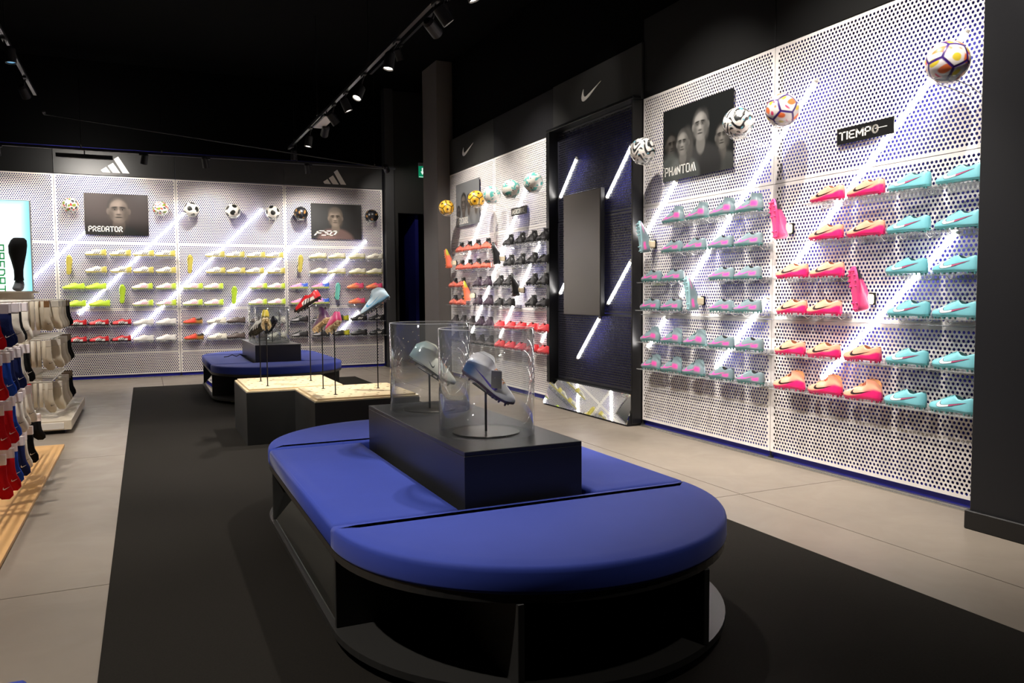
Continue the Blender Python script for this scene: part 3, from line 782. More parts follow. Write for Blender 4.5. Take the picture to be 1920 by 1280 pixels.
def boot_parts(kind, high, both=False):
    key = (kind, high, both)
    if key in BOOT: return BOOT[key]
    fn, so, li, logo, lc, _ = KINDS[kind]
    hx = lambda c: c if len(c) == 7 else '#'+''.join(ch*2 for ch in c[1:])
    so, li, lc = hx(so), hx(li), hx(lc)
    if high: li = {'grey': '#6f8286', 'peach': '#c98a58'}.get(kind, li)
    P = [('upper', upper_mesh(fn, high, 'upper'), None), ('lining', lining_mesh(high, MM('boot_lining_'+li, li, .7)), None),
         ('sole', sole_mesh(MM('boot_sole_'+so, so, .35)), None), ('studs', studs_mesh(MM('boot_sole_'+so, so, .35)), 'stuff')]
    lm = MM('boot_mark_'+lc, lc, .4)
    for side in ((1, -1) if both else (1,)):
        if logo == 'swoosh': P.append(('side_logo', swoosh_mesh(high, side, lm), None))
        elif logo == 'tick': P.append(('side_logo', swoosh_mesh(high, side, lm, .52, .36, .040, .06), None))
        elif logo == 'teal':
            P.append(('logo_outline', swoosh_mesh(high, side, MM('teal_logo_outline', '#33464e', .5), 0.74, .12, .036, .100, grow=.022, off=.0007), None))
            P.append(('side_logo', swoosh_mesh(high, side, lm, .74, .12, .036, .100, off=.0013), None))
            P.append(('logo_tail', swoosh_mesh(high, side, MM('teal_logo_tail', '#b8587e', .4), .74, .12, .036, .100, u0=.67, off=.0017), None))
        elif logo == 'stripes': P.append(('side_stripes', stripes_mesh(high, side, lm), 'stuff'))
    if kind not in ('coral', 'lime'):
        P.append(('laces', laces_mesh(high, MM('boot_lace_'+('pale' if kind in ('hero', 'mint', 'white', 'peach') else so), '#e9dccb' if kind in ('hero', 'mint', 'white') else ('#f2a868' if kind == 'peach' else so), .7)), 'stuff'))
    BOOT[key] = P
    return P
def boot(kind, label, M, high=False, both=False, group=None):
    t = thing('football_boot', label, 'boot', (0,0,0), 0, group)
    t.matrix_world = M
    for nm, me, kd in boot_parts(kind, high, both):
        o = link(nm, me, t)
        if kd: o['kind'] = kd
    return t
def frame_M(loc, xdir, zdir):
    x = Vector(xdir).normalized(); z = Vector(zdir).normalized(); y = z.cross(x).normalized(); z = x.cross(y)
    return Matrix(((x.x, y.x, z.x, loc[0]), (x.y, y.y, z.y, loc[1]), (x.z, y.z, z.z, loc[2]), (0, 0, 0, 1)))

# clear shelf for one boot: local x along the wall, -y to the shop, top surface at z = 0
def make_shelf():
    mb = MB()
    prof = [(0.0, .018), (0.0, -.03), (-.004, -.03), (-.004, -.005), (-.165, -.005), (-.168, .004), (-.165, .004), (-.163, -.001), (-.004, -.001), (-.004, .018)]
    n = len(prof); a, b = -.142, .142
    mb.add([(a, y, z) for y, z in prof]+[(b, y, z) for y, z in prof], [(i, (i+1) % n, n+(i+1) % n, n+i) for i in range(n)]+[tuple(range(n))[::-1], tuple(range(n, 2*n))])
    plate = mb.mesh('plate', SHELFACR)
    hk = MB()
    for x in (-.09, .09):
        hk.tube([(x, .012, .010), (x, -.006, .012), (x, -.006, -.016), (x+.012, -.05, -.026), (x+.030, -.10, -.006)], .0017, 5)
    return plate, hk.mesh('bracket_wires', mat('white_wire', '#e6e2da', .4))
SHELF_PLATE, SHELF_WIRE = make_shelf()
def shelf(label, loc, rz):
    t = thing('boot_shelf', label, 'shelf', loc, rz, 'clear boot shelves')
    link('plate', SHELF_PLATE, t); o = link('bracket_wires', SHELF_WIRE, t); o['kind'] = 'stuff'
    return t

P_, G_, K_ = 'peach', 'grey', 'black'
BAY1 = [[(3.91,P_,0),(3.60,P_,0),(3.29,'teal',0),(2.975,'teal',0)], [(3.92,P_,0),(3.60,P_,0),(3.29,'teal',0),(2.975,'teal',0)],
        [(4.21,P_,0),(3.90,P_,0),(3.29,'teal',0),(2.975,'teal',0)], [(4.215,P_,0),(3.92,P_,0),(3.28,'teal',0),(2.97,'teal',0)],
        [(4.22,P_,0),(3.92,P_,0),(3.60,P_,0),(3.28,'teal',0),(2.965,'teal',0)], [(4.22,P_,1),(3.90,P_,1),(3.59,P_,1),(3.28,'teal',0),(2.97,'teal',0)]]
BAY2 = [[(5.59,G_,1),(5.27,G_,1),(4.96,G_,1),(4.65,G_,1)], [(5.60,G_,0),(5.29,G_,0),(4.97,G_,0),(4.65,G_,0)],
        [(5.90,G_,0),(5.59,G_,0),(4.955,G_,0),(4.655,G_,0)], [(5.92,G_,0),(5.61,G_,0),(4.96,G_,0),(4.66,G_,0)],
        [(5.92,G_,1),(5.60,G_,1),(5.285,G_,1),(4.95,G_,0),(4.63,G_,0)], [(5.90,G_,1),(5.60,G_,1),(5.29,G_,1),(4.95,G_,0),(4.62,G_,0)]]
BAY4 = [[(8.95,K_,1),(8.63,K_,1),(8.31,K_,1),(8.01,K_,1)], [(8.94,K_,1),(8.61,K_,1),(8.30,K_,1),(8.01,K_,0)],
        [(9.26,K_,1),(8.98,K_,1),(8.30,K_,1),(8.02,K_,1)], [(9.25,K_,0),(8.94,K_,0),(8.33,K_,1),(8.03,K_,0)],
        [(9.24,'red',0),(8.93,'red',0),(8.62,'red',0),(8.31,'red',0),(8.01,'red',0)], [(9.24,'red',0),(8.93,'red',0),(8.62,'red',0),(8.31,'red',0),(8.01,'red',0)]]
BAY3 = [[(10.61,'coral',1),(10.31,'coral',1),(10.0,'coral',1),(9.66,'coral',1)], [(10.61,'coral',1),(10.31,'coral',1),(10.0,'coral',1),(9.67,'coral',0)],
        [(10.89,'coral',1),(10.57,'coral',1),(9.98,'purple',1),(9.64,'purple',1)], [(10.89,'coral',1),(10.59,'coral',1),(9.96,'purple',1),(9.61,'purple',1)],
        [(10.85,'dark',1),(10.54,'dark',1),(10.22,'dark',1),(9.90,'purple',1),(9.60,'purple',1)], [(10.85,'dark',1),(10.54,'dark',1),(10.22,'dark',1),(9.90,'dark',1),(9.60,'dark',1)]]
WY, PL, LM, PD, WB = 'whiteyellow', 'pinklime', 'lime', 'predator', 'whiteblack'
BKA = [[(-.63,WY),(-.31,WY),(.01,WY),(.30,WY)], [(-.63,WY),(-.31,WY),(0.0,WY),(.30,WY)], [(-.93,LM),(-.64,LM),(-.03,PL),(.30,PL)],
       [(-.92,LM),(-.61,LM),(-.02,PL),(.30,PL)], [(-.92,PD),(-.63,PD),(-.33,PD),(-.03,'white'),(.29,'white')], [(-.93,PD),(-.64,PD),(-.34,PD),(-.03,'white'),(.28,'white')]]
BKB = [[(1.01,WY),(1.31,WY),(1.62,WY),(1.91,WY)], [(1.02,WY),(1.31,WY),(1.60,WY),(1.92,WY)], [(.68,PL),(.98,PL),(1.64,PL),(1.92,PL)],
       [(.67,PL),(.97,PL),(1.63,PL),(1.92,PL)], [(.67,'redgold'),(1.01,WB),(1.30,'brown'),(1.62,'brown'),(1.92,WB)], [(.67,'redgold'),(1.01,WB),(1.29,'brown'),(1.62,'brown'),(1.92,WB)]]
BKC = [[(2.60,'cream'),(2.91,'cream'),(3.24,'cream'),(3.54,WB)], [(2.60,'cream'),(2.91,'cream'),(3.24,'cream'),(3.54,'cream')],
       [(2.28,'bluepink'),(2.63,'bluepink'),(3.21,'pinkorange'),(3.53,'pinkorange')], [(2.29,'bluepink'),(2.62,'bluepink'),(3.23,'pinkorange'),(3.54,'pinkorange')],
       [(2.28,'greyblack'),(2.62,'greyblack'),(2.95,'yellowblack'),(3.25,'blackstripe'),(3.56,'blackstripe')], [(2.28,'greyblack'),(2.62,'greyblack'),(2.95,'yellowblack'),(3.25,'black'),(3.57,'blackstripe')]]
ROWN = ['top row', 'second row', 'third row', 'fourth row', 'fifth row', 'lowest row']
def fill(rows, where, back):
    for r, row in enumerate(rows):
        for i, e in enumerate(row):
            p, kind = e[0], e[1]; high = bool(e[2]) if len(e) > 2 else False
            j = rng.uniform(-.006, .006); rz = rng.uniform(-.03, .03); z = ROWS[r]
            pos = f'{ROWN[r]} of {where}, {ORD[i]} from left'
            if back:
                M = Matrix.Translation((p+j, B-.105, z)) @ Matrix.Rotation(math.pi+rz, 4, 'Z'); sl, srz = (p, B-.002, z), 0.0
            else:
                M = Matrix.Translation((D-.105, p+j, z)) @ Matrix.Rotation(math.pi/2+rz, 4, 'Z'); sl, srz = (D-.002, p, z), RZ
            if back and kind in ('whiteblack','blackstripe') : high = False
            boot(kind, f'{KINDS[kind][5]}, {pos}', M, high, False, 'boots on display shelves')
            shelf(f'clear shelf holding boot on {pos}', sl, srz)
fill(BAY1, 'rightmost bay', False)
fill(BAY2, 'four-person poster bay', False)
fill(BAY4, 'bay left of niche', False)
fill(BAY3, 'bay beside pillar', False)
fill(BKA, 'single-face poster bay', True)
fill(BKB, 'middle back bay', True)
fill(BKC, 'back bay by doorway', True)

# long clear ledges on the lower panel joint
for lab, o_, rz, a, b in (('long clear ledge across the rightmost bay', D, RZ, 2.90, 4.47), ('long clear ledge across the four-person poster bay', D, RZ, 4.55, 6.14), ('long clear ledge in bay left of niche', D, RZ, 8.0, 9.58)):
    tag(MB().bbox(D-.055, a, Z1+.002, D-.002, b, Z1+.007, .0015).build('acrylic_ledge', SHELFACR), lab, 'ledge', 'long acrylic ledges')

# boots hung upright with the sole to the shop, toe up
def hung(kind, label, loc, back, high=False):
    x_, y_, z_ = loc
    if back: M = frame_M((x_, y_-.03, z_), (.05, -.06, 1), (0, 1, .06))
    else: M = frame_M((x_-.03, y_, z_), (-.06, .10, 1), (1, -.25, .06))
    boot(kind, label, M, high, False, 'boots hung upright on the display')
    t = thing('boot_holder', 'cream holder behind ' + label, 'holder', loc, 0 if back else RZ, 'boot holders')
    mb = MB(); mb.bbox(-.024, .04, -.095, .024, .150, -.030, .010); mb.build('plug', mat('cream_plastic', '#e9d9b8', .45), t)
    mb = MB(); mb.tube([(0, .145, -.06), (0, .160, -.06), (0, .168, -.045)], .004, 6); mb.bbox(-.026, .150, -.10, .026, .156, -.022, .002); mb.build('hook', STEEL, t)
for k, lab, l in (('pinksole', 'pink boot with black toe hung upright at bay edge', (4.04,4.313,1.758)), ('pinksole', 'pink boot hung upright between peach and teal boots', (4.04,3.608,1.262)),
                  ('greyhang', 'grey boot hung upright beside the niche jamb', (4.04,5.979,1.745)), ('greyhang', 'grey boot hung upright among the grey boots', (4.04,5.29,1.24)),
                  ('blackhang', 'black boot hung upright right of coral boots', (4.04,9.26,1.757)), ('coralhang', 'coral and green boot hung beside the pillar', (4.04,11.0,1.763)),
                  ('coralhang', 'coral and green boot hung among the coral boots', (4.04,10.29,1.285)), ('blackhang', 'black boot hung upright among lower black boots', (4.04,8.703,1.352))):
    hung(k, lab, l, False)
for k, lab, l in (('yellowhang', 'yellow boot hung upright below left of single-face poster', (-.976,B-.17,1.70)), ('yellowhang', 'yellow boot hung upright at left of middle back bay', (.644,B-.17,1.727)),
                  ('yellowhang', 'pale yellow boot hung upright below smiling poster', (2.298,B-.17,1.75)), ('limehang', 'lime boot hung upright in the single-face poster bay', (-.30,B-.17,1.277)),
                  ('limehang', 'lime boot hung upright in the middle back bay', (1.272,B-.17,1.25)), ('pinkteal', 'pink and turquoise boot hung in bay beside doorway', (2.892,B-.17,1.302))):
    hung(k, lab, l, True)

# ------------------------------------------------------------------ footballs
phi = (1+5**.5)/2
ICO = np.array([(a*s1, b*s2*1.0, 0) for a, b in ((1, phi),) for s1 in (1, -1) for s2 in (1, -1)]); 
ICO = np.concatenate([ICO, ICO[:, [2, 0, 1]], ICO[:, [1, 2, 0]]]); ICO /= np.linalg.norm(ICO, axis=1)[:, None]
def ico_sphere(sub):
    import bmesh
    bm = bmesh.new(); bmesh.ops.create_icosphere(bm, subdivisions=sub, radius=1.0)
    v = np.array([x.co[:] for x in bm.verts]); f = [tuple(x.index for x in y.verts) for y in bm.faces]; bm.free()
    return v, f
ICV, ICF = ico_sphere(6)
def ball_mesh(style):
    n = ICV/np.linalg.norm(ICV, axis=1)[:, None]
    dots = n @ ICO.T; srt = np.sort(dots, axis=1); own = np.argmax(dots, axis=1)
    seam = srt[:, -1]-srt[:, -2]                      # 0 on the joint between two panels
    wob = np.sin(9*n[:, 0]+2)+np.sin(8*n[:, 1]+1.3*n[:, 2]*5)+np.sin(7*n[:, 2]+3*n[:, 0])
    wob2 = np.sin(13*n[:, 1]+4*n[:, 0])+np.sin(11*n[:, 0]-5*n[:, 2]+1)
    def C(*c): return rgb(*c)
    r = np.full(len(n), .11)
    if style == 'gold':
        col = mix(C(226,170,40), C(240,200,90), smoothstep(.3, 1.2, wob)); col = mix(col, C(40,24,14), 1-smoothstep(.045, .075, seam))
        col = mix(col, C(70,40,20), smoothstep(.985, .993, srt[:, -1]))
    elif style == 'swirl':
        col = np.tile(C(238,230,226), (len(n), 1)); col = mix(col, C(240,120,60), smoothstep(.9, 1.5, wob)); col = mix(col, C(222,60,110), smoothstep(1.0, 1.5, wob2)*smoothstep(.2, -.4, wob))
        col = mix(col, C(226,200,60), smoothstep(-1.3, -1.8, wob)); col = mix(col, C(58,28,110), 1-smoothstep(.05, .09, seam))
    elif style == 'bw':
        col = np.tile(C(238,232,224), (len(n), 1)); band = abs(np.sin(5*n[:, 0]+2.2*np.sin(6*n[:, 2])+3*n[:, 1]))
        col = mix(col, C(30,34,36), smoothstep(.66, .70, band)*smoothstep(-.7, -.4, wob2)); col = mix(col, C(90,170,190), smoothstep(1.25, 1.4, wob2)*smoothstep(.5, .9, wob))
        col = mix(col, C(190,184,178), .5*(1-smoothstep(.01, .03, seam)))
    elif style == 'teal':
        col = np.tile(C(232,226,216), (len(n), 1)); col = mix(col, C(96,180,172), smoothstep(.25, .4, wob)*smoothstep(1.3, 1.1, abs(wob2))); col = mix(col, C(60,50,60), smoothstep(1.72, 1.78, wob2))
        col = mix(col, C(180,176,168), .5*(1-smoothstep(.01, .03, seam)))
    elif style == 'star':
        col = np.tile(C(236,230,220), (len(n), 1)); ang_ = np.arctan2(n @ np.array([.3, .9, .1]), n @ np.array([.9, -.2, .3]))
        col = mix(col, C(28,30,28), smoothstep(.935, .945, srt[:, -1]-.02*np.cos(5*ang_))); col = mix(col, C(190,186,176), .6*(1-smoothstep(.01, .03, seam)))
    elif style == 'multi':
        col = np.tile(C(228,224,218), (len(n), 1)); col = mix(col, C(40,44,46), smoothstep(.5, .7, wob)*smoothstep(0, .3, wob2)); col = mix(col, C(196,50,46), smoothstep(.9, 1.1, -wob2)); col = mix(col, C(120,140,50), smoothstep(1.2, 1.4, -wob))
    else:
        col = np.tile(C(22,22,26), (len(n), 1)); col = mix(col, C(70,72,80), .7*(1-smoothstep(.012, .04, seam))); col = mix(col, C(150,110,60), smoothstep(1.5, 1.6, wob))
    r = r-.0012*(1-smoothstep(0, .04, seam))
    mb = MB(); mb.v = [tuple(p) for p in (n*r[:, None]).tolist()]; mb.f = ICF; mb.c = col
    return mb.mesh('football', BALL, True)
BALLS = {}
def ball(style, label, c, back, spin):
    if style not in BALLS: BALLS[style] = ball_mesh(style)
    o = link('football', BALLS[style]); o.location = c; o.rotation_euler = spin
    tag(o, label, 'football', 'footballs on display')
    x_, y_, z_ = c
    t = thing('ball_holder', 'clear ring holder under ' + label, 'holder', (x_, y_, z_-.105), 0 if back else RZ, 'ball holders')
    rg = MB(); rg.lathe([(.050, -.004), (.056, -.004), (.074, .026), (.069, .028)], 24, (0, 0, 0), True); rg.build('ring', SHELFACR, t, True)
    d = (B-y_) if back else (D-x_)
    w = MB()
    for sx in (-1, 1): w.tube([(sx*.05, 0, -.002), (sx*.045, d*.5, -.02), (sx*.03, d-.012, -.05), (sx*.03, d-.004, -.02)], .0022, 6)
    w.tube([(-.05, 0, -.002), (0, -.05, -.002), (.05, 0, -.002)], .0022, 6)
    w.build('wire_arm', mat('white_wire', '#e6e2da', .4), t)
for st, lab, y_ in (('swirl', 'largest orange and purple football at far right', 2.953), ('swirl', 'orange and purple football at top of bay joint', 4.172),
                    ('bw', 'black and white football right of four-person poster', 4.613), ('bw', 'black and white football left of four-person poster', 5.833),
                    ('teal', 'rightmost of three teal and white footballs', 7.965), ('teal', 'middle of three teal and white footballs', 8.559),
                    ('teal', 'leftmost of three teal and white footballs', 9.129), ('gold', 'gold football overlapping the grey group poster', 9.636), ('gold', 'gold football next to the grey pillar', 10.763)):
    ball(st, lab, (3.96, y_, 2.478), False, (rng.uniform(0, 6), rng.uniform(0, 6), rng.uniform(0, 6)))
for st, lab, x_ in (('multi', 'multicoloured football left of single-face poster', -.928), ('multi', 'multicoloured football right of single-face poster', .26),
                    ('star', 'leftmost white football with black stars', .691), ('star', 'middle white football with black stars', 1.293), ('star', 'rightmost white football with black stars', 1.888),
                    ('night', 'black football left of smiling poster', 2.328), ('night', 'black football right of smiling poster', 3.493)):
    ball(st, lab, (x_, B-.15, 2.555), True, (rng.uniform(0, 6), rng.uniform(0, 6), rng.uniform(0, 6)))

# ------------------------------------------------------------------ benches
BR, BH = 0.765, 0.755     # end radius, half length of the straight part
def offset(poly, d):
    n = len(poly); out = []
    for i in range(n):
        p0, p1, p2 = Vector(poly[i-1]), Vector(poly[i]), Vector(poly[(i+1) % n])
        a = (p1-p0).normalized(); b = (p2-p1).normalized()
        na, nb = Vector((-a.y, a.x)), Vector((-b.y, b.x)); m = (na+nb)
        m = m/(max(m.dot(na), .35)) if m.length > 1e-6 else na
        q = p1+m*d; out.append((q.x, q.y))
    return out
def arc(cx, cy, r, a0, a1, n): return [(cx+r*math.cos(a0+(a1-a0)*i/n), cy+r*math.sin(a0+(a1-a0)*i/n)) for i in range(n+1)]
def stadium(r): return arc(0, -BH, r, math.pi, 2*math.pi, 40)+arc(0, BH, r, 0, math.pi, 40)
def cushion(poly, z0, z1):
    mb = MB(); rg = []
    for d, z in ((.006, z0), (.001, z0+.006), (0, z0+.012), (0, z1-.020), (.003, z1-.010), (.008, z1-.003), (.016, z1), (.08, z1+.003)):
        rg.append([(x, y, z) for x, y in offset(poly, d)])
    return mb.rings(rg)
BENCHMAT = mat('graphite_board', '#2c2b2a', 0.42, spec=0.45, noise=(3.0, .3, '#302f2d'))
PLINTH = mat('plinth_charcoal', '#2d2d2f', 0.33, spec=0.5, noise=(3.0, .3, '#313133'))
def bench(label, x, y, group):
    t = thing('bench', label, 'bench', (x, y, 0), 0, group)
    MB().prism(stadium(BR), .042, .066).build('base_plate', BENCHMAT, t)
    MB().prism(stadium(BR-.004), .325, .352).build('top_plate', BENCHMAT, t)
    for s in (-1, 1):
        MB().bbox(-BR+.012, s*BH-.011, .066, BR-.012, s*BH+.011, .325, .002).build('cross_panel', BENCHMAT, t)
        for fx in (-.345, .345):
            y0, y1 = sorted((s*BH, s*(BH+.685))); MB().bbox(fx-.011, y0, .066, fx+.011, y1, .325, .002).build('divider', BENCHMAT, t)
        # slanted mirrors along the straight sides
        xb_, xt_ = s*(BR-.02), s*(BR-.115)
        mm = MB(); q = [(xb_, -BH+.02, .070), (xb_, BH-.02, .070), (xt_, BH-.02, .322), (xt_, -BH+.02, .322)]
        k = Vector((-s*.012, 0, -.004)); mm.add(q+[tuple(Vector(p)+k) for p in q], [(0,1,2,3),(4,7,6,5),(0,4,5,1),(3,2,6,7),(0,3,7,4),(1,5,6,2)])
        mm.build('side_mirror', MIRROR, t)
    for fx in (-.62, .62):
        for fy in (-BH-.25, -.3, .3, BH+.25):
            MB().lathe([(.026, .008), (.026, .012), (.012, .016), (.012, .042)], 12, (fx*(.88 if abs(fy) > BH else 1), fy, 0)).build('foot', mat('lime_leveller', '#9aa54a', .5), t)
    zc0, zc1 = .352, .437
    cushion(arc(0, -BH-.003, BR, math.pi, 2*math.pi, 48), zc0, zc1).build('seat_cushion', BLUE, t, True)
    cushion(arc(0, BH+.003, BR, 0, math.pi, 48), zc0, zc1).build('seat_cushion', BLUE, t, True)
    cushion([(-BR, BH-.003), (-BR, -BH+.003), (-.275, -BH+.003), (-.275, BH-.003)], zc0, zc1).build('seat_cushion', BLUE, t, True)
    cushion([(.325, BH-.003), (.325, -BH+.003), (BR, -BH+.003), (BR, BH-.003)], zc0, zc1).build('seat_cushion', BLUE, t, True)
    return t
bench('large blue oval bench nearest the viewer', 1.335, 3.525, 'blue oval benches')
bench('blue oval bench far behind the pegboard plinths', 1.445, 10.70, 'blue oval benches')
def plinth(label, x0, y0, x1, y1):
    t = thing('display_plinth', label, 'plinth', ((x0+x1)/2, (y0+y1)/2, .352), 0, 'charcoal plinths on the benches')
    hx, hy = (x1-x0)/2, (y1-y0)/2
    MB().bbox(-hx, -hy, 0, hx, hy, .27, .0015).build('body', PLINTH, t)
    MB().bbox(-hx, -hy, .27, hx, hy, .288, .002).build('lid', PLINTH, t)
plinth('charcoal plinth on the near bench carrying two clear cylinders', 1.10, 2.82, 1.62, 4.26)
plinth('charcoal plinth on the far bench', 1.20, 10.02, 1.745, 11.44)
def cylinder(label, x, y, z=.640):
    t = thing('display_cylinder', label, 'display cover', (x, y, z), 0, 'clear display cylinders')
    MB().lathe([(.210, 0), (.210, .458), (.2055, .458), (.2055, 0)], 64, (0, 0, 0), True).build('shell', ACRYL, t, True)
    MB().lathe([(.2058, .4582), (.2098, .4582), (.2098, .460), (.2058, .460)], 64, (0, 0, 0), True).build('rim', mat_clear('acrylic_edge', tint=(.9,.93,.93), frost=.6), t, True)
cylinder('front clear cylinder over white and purple boot', 1.352, 3.19)
cylinder('second clear cylinder over mint white boot', 1.36, 3.975)
cylinder('front clear cylinder on the far plinth', 1.47, 10.48)
cylinder('rear clear cylinder on the far plinth', 1.47, 11.17)

DISC = mat('brushed_dark_steel', '#55524e', 0.28, metal=0.85)
def stand(label, x, y, z, top, xd, zd, disc=.148):
    t = thing('boot_stand', label, 'stand', (x, y, z), 0, 'boot stands')
    if disc: MB().lathe([(disc, 0), (disc, .004), (disc-.003, .006), (0, .006)], 48).build('base_disc', DISC, t)
    else: MB().lathe([(.014, 0), (.014, .004), (.004, .006), (0, .006)], 12).build('collar', STEEL, t)
    MB().tube([(0, 0, .004), (0, 0, top-z)], .0055 if disc else .0048, 8).build('rod', STEEL, t)
    p = MB().bbox(-.07, -.012, -.004, .07, .012, 0, .001); M = frame_M((0, 0, top-z), xd, zd); p.xf(M); p.build('cradle', STEEL, t)
def show(kind, label, x, y, z, top, yaw, pitch, high=False, disc=0, roll=0.0):
    a, p = math.radians(yaw), math.radians(pitch)
    xd = Vector((math.cos(a)*math.cos(p), math.sin(a)*math.cos(p), -math.sin(p)))
    zd = Vector((math.cos(a)*math.sin(p), math.sin(a)*math.sin(p), math.cos(p)))
    zd = Matrix.Rotation(math.radians(roll), 3, xd) @ zd
    stand('black rod stand under ' + label, x, y, z, top, xd, zd, disc)
    return boot(kind, label, frame_M(Vector((x, y, top))+zd*.001, xd, zd), high, True, 'boots on rod stands')
b1 = show('hero', 'white boot with blue heel and purple tick in front cylinder', 1.347, 3.189, .640, .823, -50, 31, True, .148)
# grey swing tag tied to it
MB().bbox(-.025, -.0015, -.038, .025, .0015, .038, .001).xf(Matrix.Translation((.040, -.058, .092)) @ Matrix.Rotation(-.50, 4, 'Y')).build('swing_tag', mat('grey_card', '#8a8682', .5), b1)
MB().tube([(.045, -.008, .094), (.038, -.04, .102), (.03, -.062, .095)], .001, 5).build('tag_string', MM('tag_string', '#d8d4cc'), b1)
show('mint', 'mint white boot in the second cylinder', 1.355, 3.971, .640, .828, -28, 33, True, .14)
TOPZ = .472
show('bw', 'black and white boot on the leftmost rod', .929, 7.415, TOPZ, .915, 120, 24)
show('goldy', 'olive yellow boot on the rod at front left', .932, 6.994, TOPZ, .985, 80, 22)
show('predator', 'red and black boot raised on a rod', 1.343, 7.243, TOPZ, 1.14, 150, 30)
show('plum', 'dark plum boot with heel to viewer on rod', 1.319, 6.577, TOPZ, .98, 104, 26, True)
show('hotpink', 'hot pink boot with heel to viewer on rod', 1.326, 6.145, TOPZ, .98, 96, 21)
show('sky', 'pale blue boot on the rightmost rod', 1.735, 6.399, TOPZ, 1.135, 150, 33, True)
show('greyblack', 'silver and black boot inside far front cylinder', 1.47, 10.48, .640, .82, 120, 40, False, .12)
show('mint', 'pale boot inside far rear cylinder', 1.47, 11.17, .640, .82, 60, 40, False, .12)

# ------------------------------------------------------------------ stepped plinths with pegboard tops
def peg_mesh(w, d, th, nx, ny, r=.0135):
    mb = MB(); cw, cd = w/nx, d/ny; n = 12
    for i in range(nx):
        for j in range(ny):
            cx, cy = (i+.5)*cw, (j+.5)*cd; jx = (.18*cw if j % 2 else -.18*cw)
            o, q, u = [], [], []
            for k in range(n):
                a = 2*math.pi*k/n+math.pi/4; ca, sa = math.cos(a), math.sin(a)
                m_ = min((cw/2)/max(abs(ca), 1e-9), (cd/2)/max(abs(sa), 1e-9))
                o.append((cx+ca*m_, cy+sa*m_, th)) if k % 3 else o.append((cx+math.copysign(cw/2, ca), cy+math.copysign(cd/2, sa), th))
                q.append((cx+jx+ca*r, cy+sa*r, th)); u.append((cx+jx+ca*r, cy+sa*r, 0))
            f = [(k, (k+1) % n, n+(k+1) % n, n+k) for k in range(n)]+[(n+k, n+(k+1) % n, 2*n+(k+1) % n, 2*n+k) for k in range(n)]
            mb.add(o+q+u, f)
    mb.add([(0,0,0),(w,0,0),(w,d,0),(0,d,0),(0,0,th),(w,0,th),(w,d,th),(0,d,th)], [(0,1,5,4),(1,2,6,5),(2,3,7,6),(3,0,4,7)])
    return mb
def peg_plinth(label, x0, y0, x1, y1, nx, ny):
    t = thing('pegboard_plinth', label, 'plinth', (x0, y0, 0), 0, 'stepped pegboard plinths')
    w, d = x1-x0, y1-y0
    MB().bbox(0, 0, .008, w, d, .446, .002).build('carcass', mat('black_plinth_board', '#232323', .5, spec=.4, noise=(3.0, .3, '#272726')), t)
    MB().bbox(.004, .004, .446, w-.004, d-.004, .4585, .001).build('plywood_base', PLY, t)
    MB().box(.03, .03, .4585, w-.03, d-.03, .459).build('hole_shade_sheet', DEEP, t)  # added black sheet, darkens the peg holes in place of shade
    o = peg_mesh(w-.05, d-.05, .013, nx, ny).build('pegboard_top', PLY, t); o.location = (.025, .025, .459)
peg_plinth('left rear black plinth with pale pegboard top', .735, 6.80, 1.56, 7.77, 7, 7)
peg_plinth('right front black plinth with pale pegboard top', 1.125, 5.93, 1.94, 6.795, 7, 7)
# cord left on the far bench
cd = MB(); cd.tube([(0,0,.004),(.05,.03,.006),(.10,0,.03),(.15,-.02,.008),(.20,.02,.03),(.26,0,.008),(.30,.03,.004)], .006, 6)
o = tag(cd.build('cord', BLACK), 'short black cord left on the far blue bench', 'cord'); o.location = (.92, 10.95, .44)

# ------------------------------------------------------------------ sock racks at the left
def sock_outline(hh, bend=1):
    return [(-.038, 0), (.038, 0), (.040, -hh*.45), (.046, -hh*.62), (.066, -hh*.80), (.068, -hh*.93), (.050, -hh), (.012, -hh*.99), (-.020, -hh*.86), (-.034, -hh*.62), (-.038, -hh*.4)]
SOCKM = {}
def sock_mesh(color, hh, edge=False):
    key = (color, hh)
    if key in SOCKM: return SOCKM[key]
    pol = sock_outline(hh)[::-1]; mb = MB(); rg = []
    for d, y in ((.008, -.014), (.002, -.011), (0, -.005), (0, .005), (.002, .011), (.008, .014)):
        rg.append([(x, y, z) for x, z in offset(pol, -d) ] if False else [(x*(1-d*8), y, z*(1-d*.5)-d*.2) for x, z in pol])
    mb.rings(rg)
    SOCKM[key] = mb.mesh('knit', mat('knit_'+color, color, .9, spec=.1, bump=(160.0, .4, .002)), True)
    return SOCKM[key]
CARD = {}
def sock(color, label, loc, rz, hh=.25, card='#e8e2e0', logo=None, tall=.055):
    t = thing('sock_pair', label, 'socks', loc, rz, 'socks on hanging racks')
    link('knit', sock_mesh(color, hh), t)
    if card:
        if (card, tall) not in CARD: CARD[(card, tall)] = MB().bbox(-.040, -.0165, -tall, .040, .0165, .004, .002).mesh('card_band', mat('sock_card_'+card, card, .6))
        link('card_band', CARD[(card, tall)], t)
    if logo:
        if logo not in CARD: CARD[logo] = swoosh_flat(.034, .016, .001).mesh('tick_mark', mat('sock_mark_'+logo, logo, .6))
        o = link('tick_mark', CARD[logo], t); o.location = (.018, -.0148, -hh*.78)
    return t
WIRE = mat('white_wire_shelf', '#ddd6ca', .4)
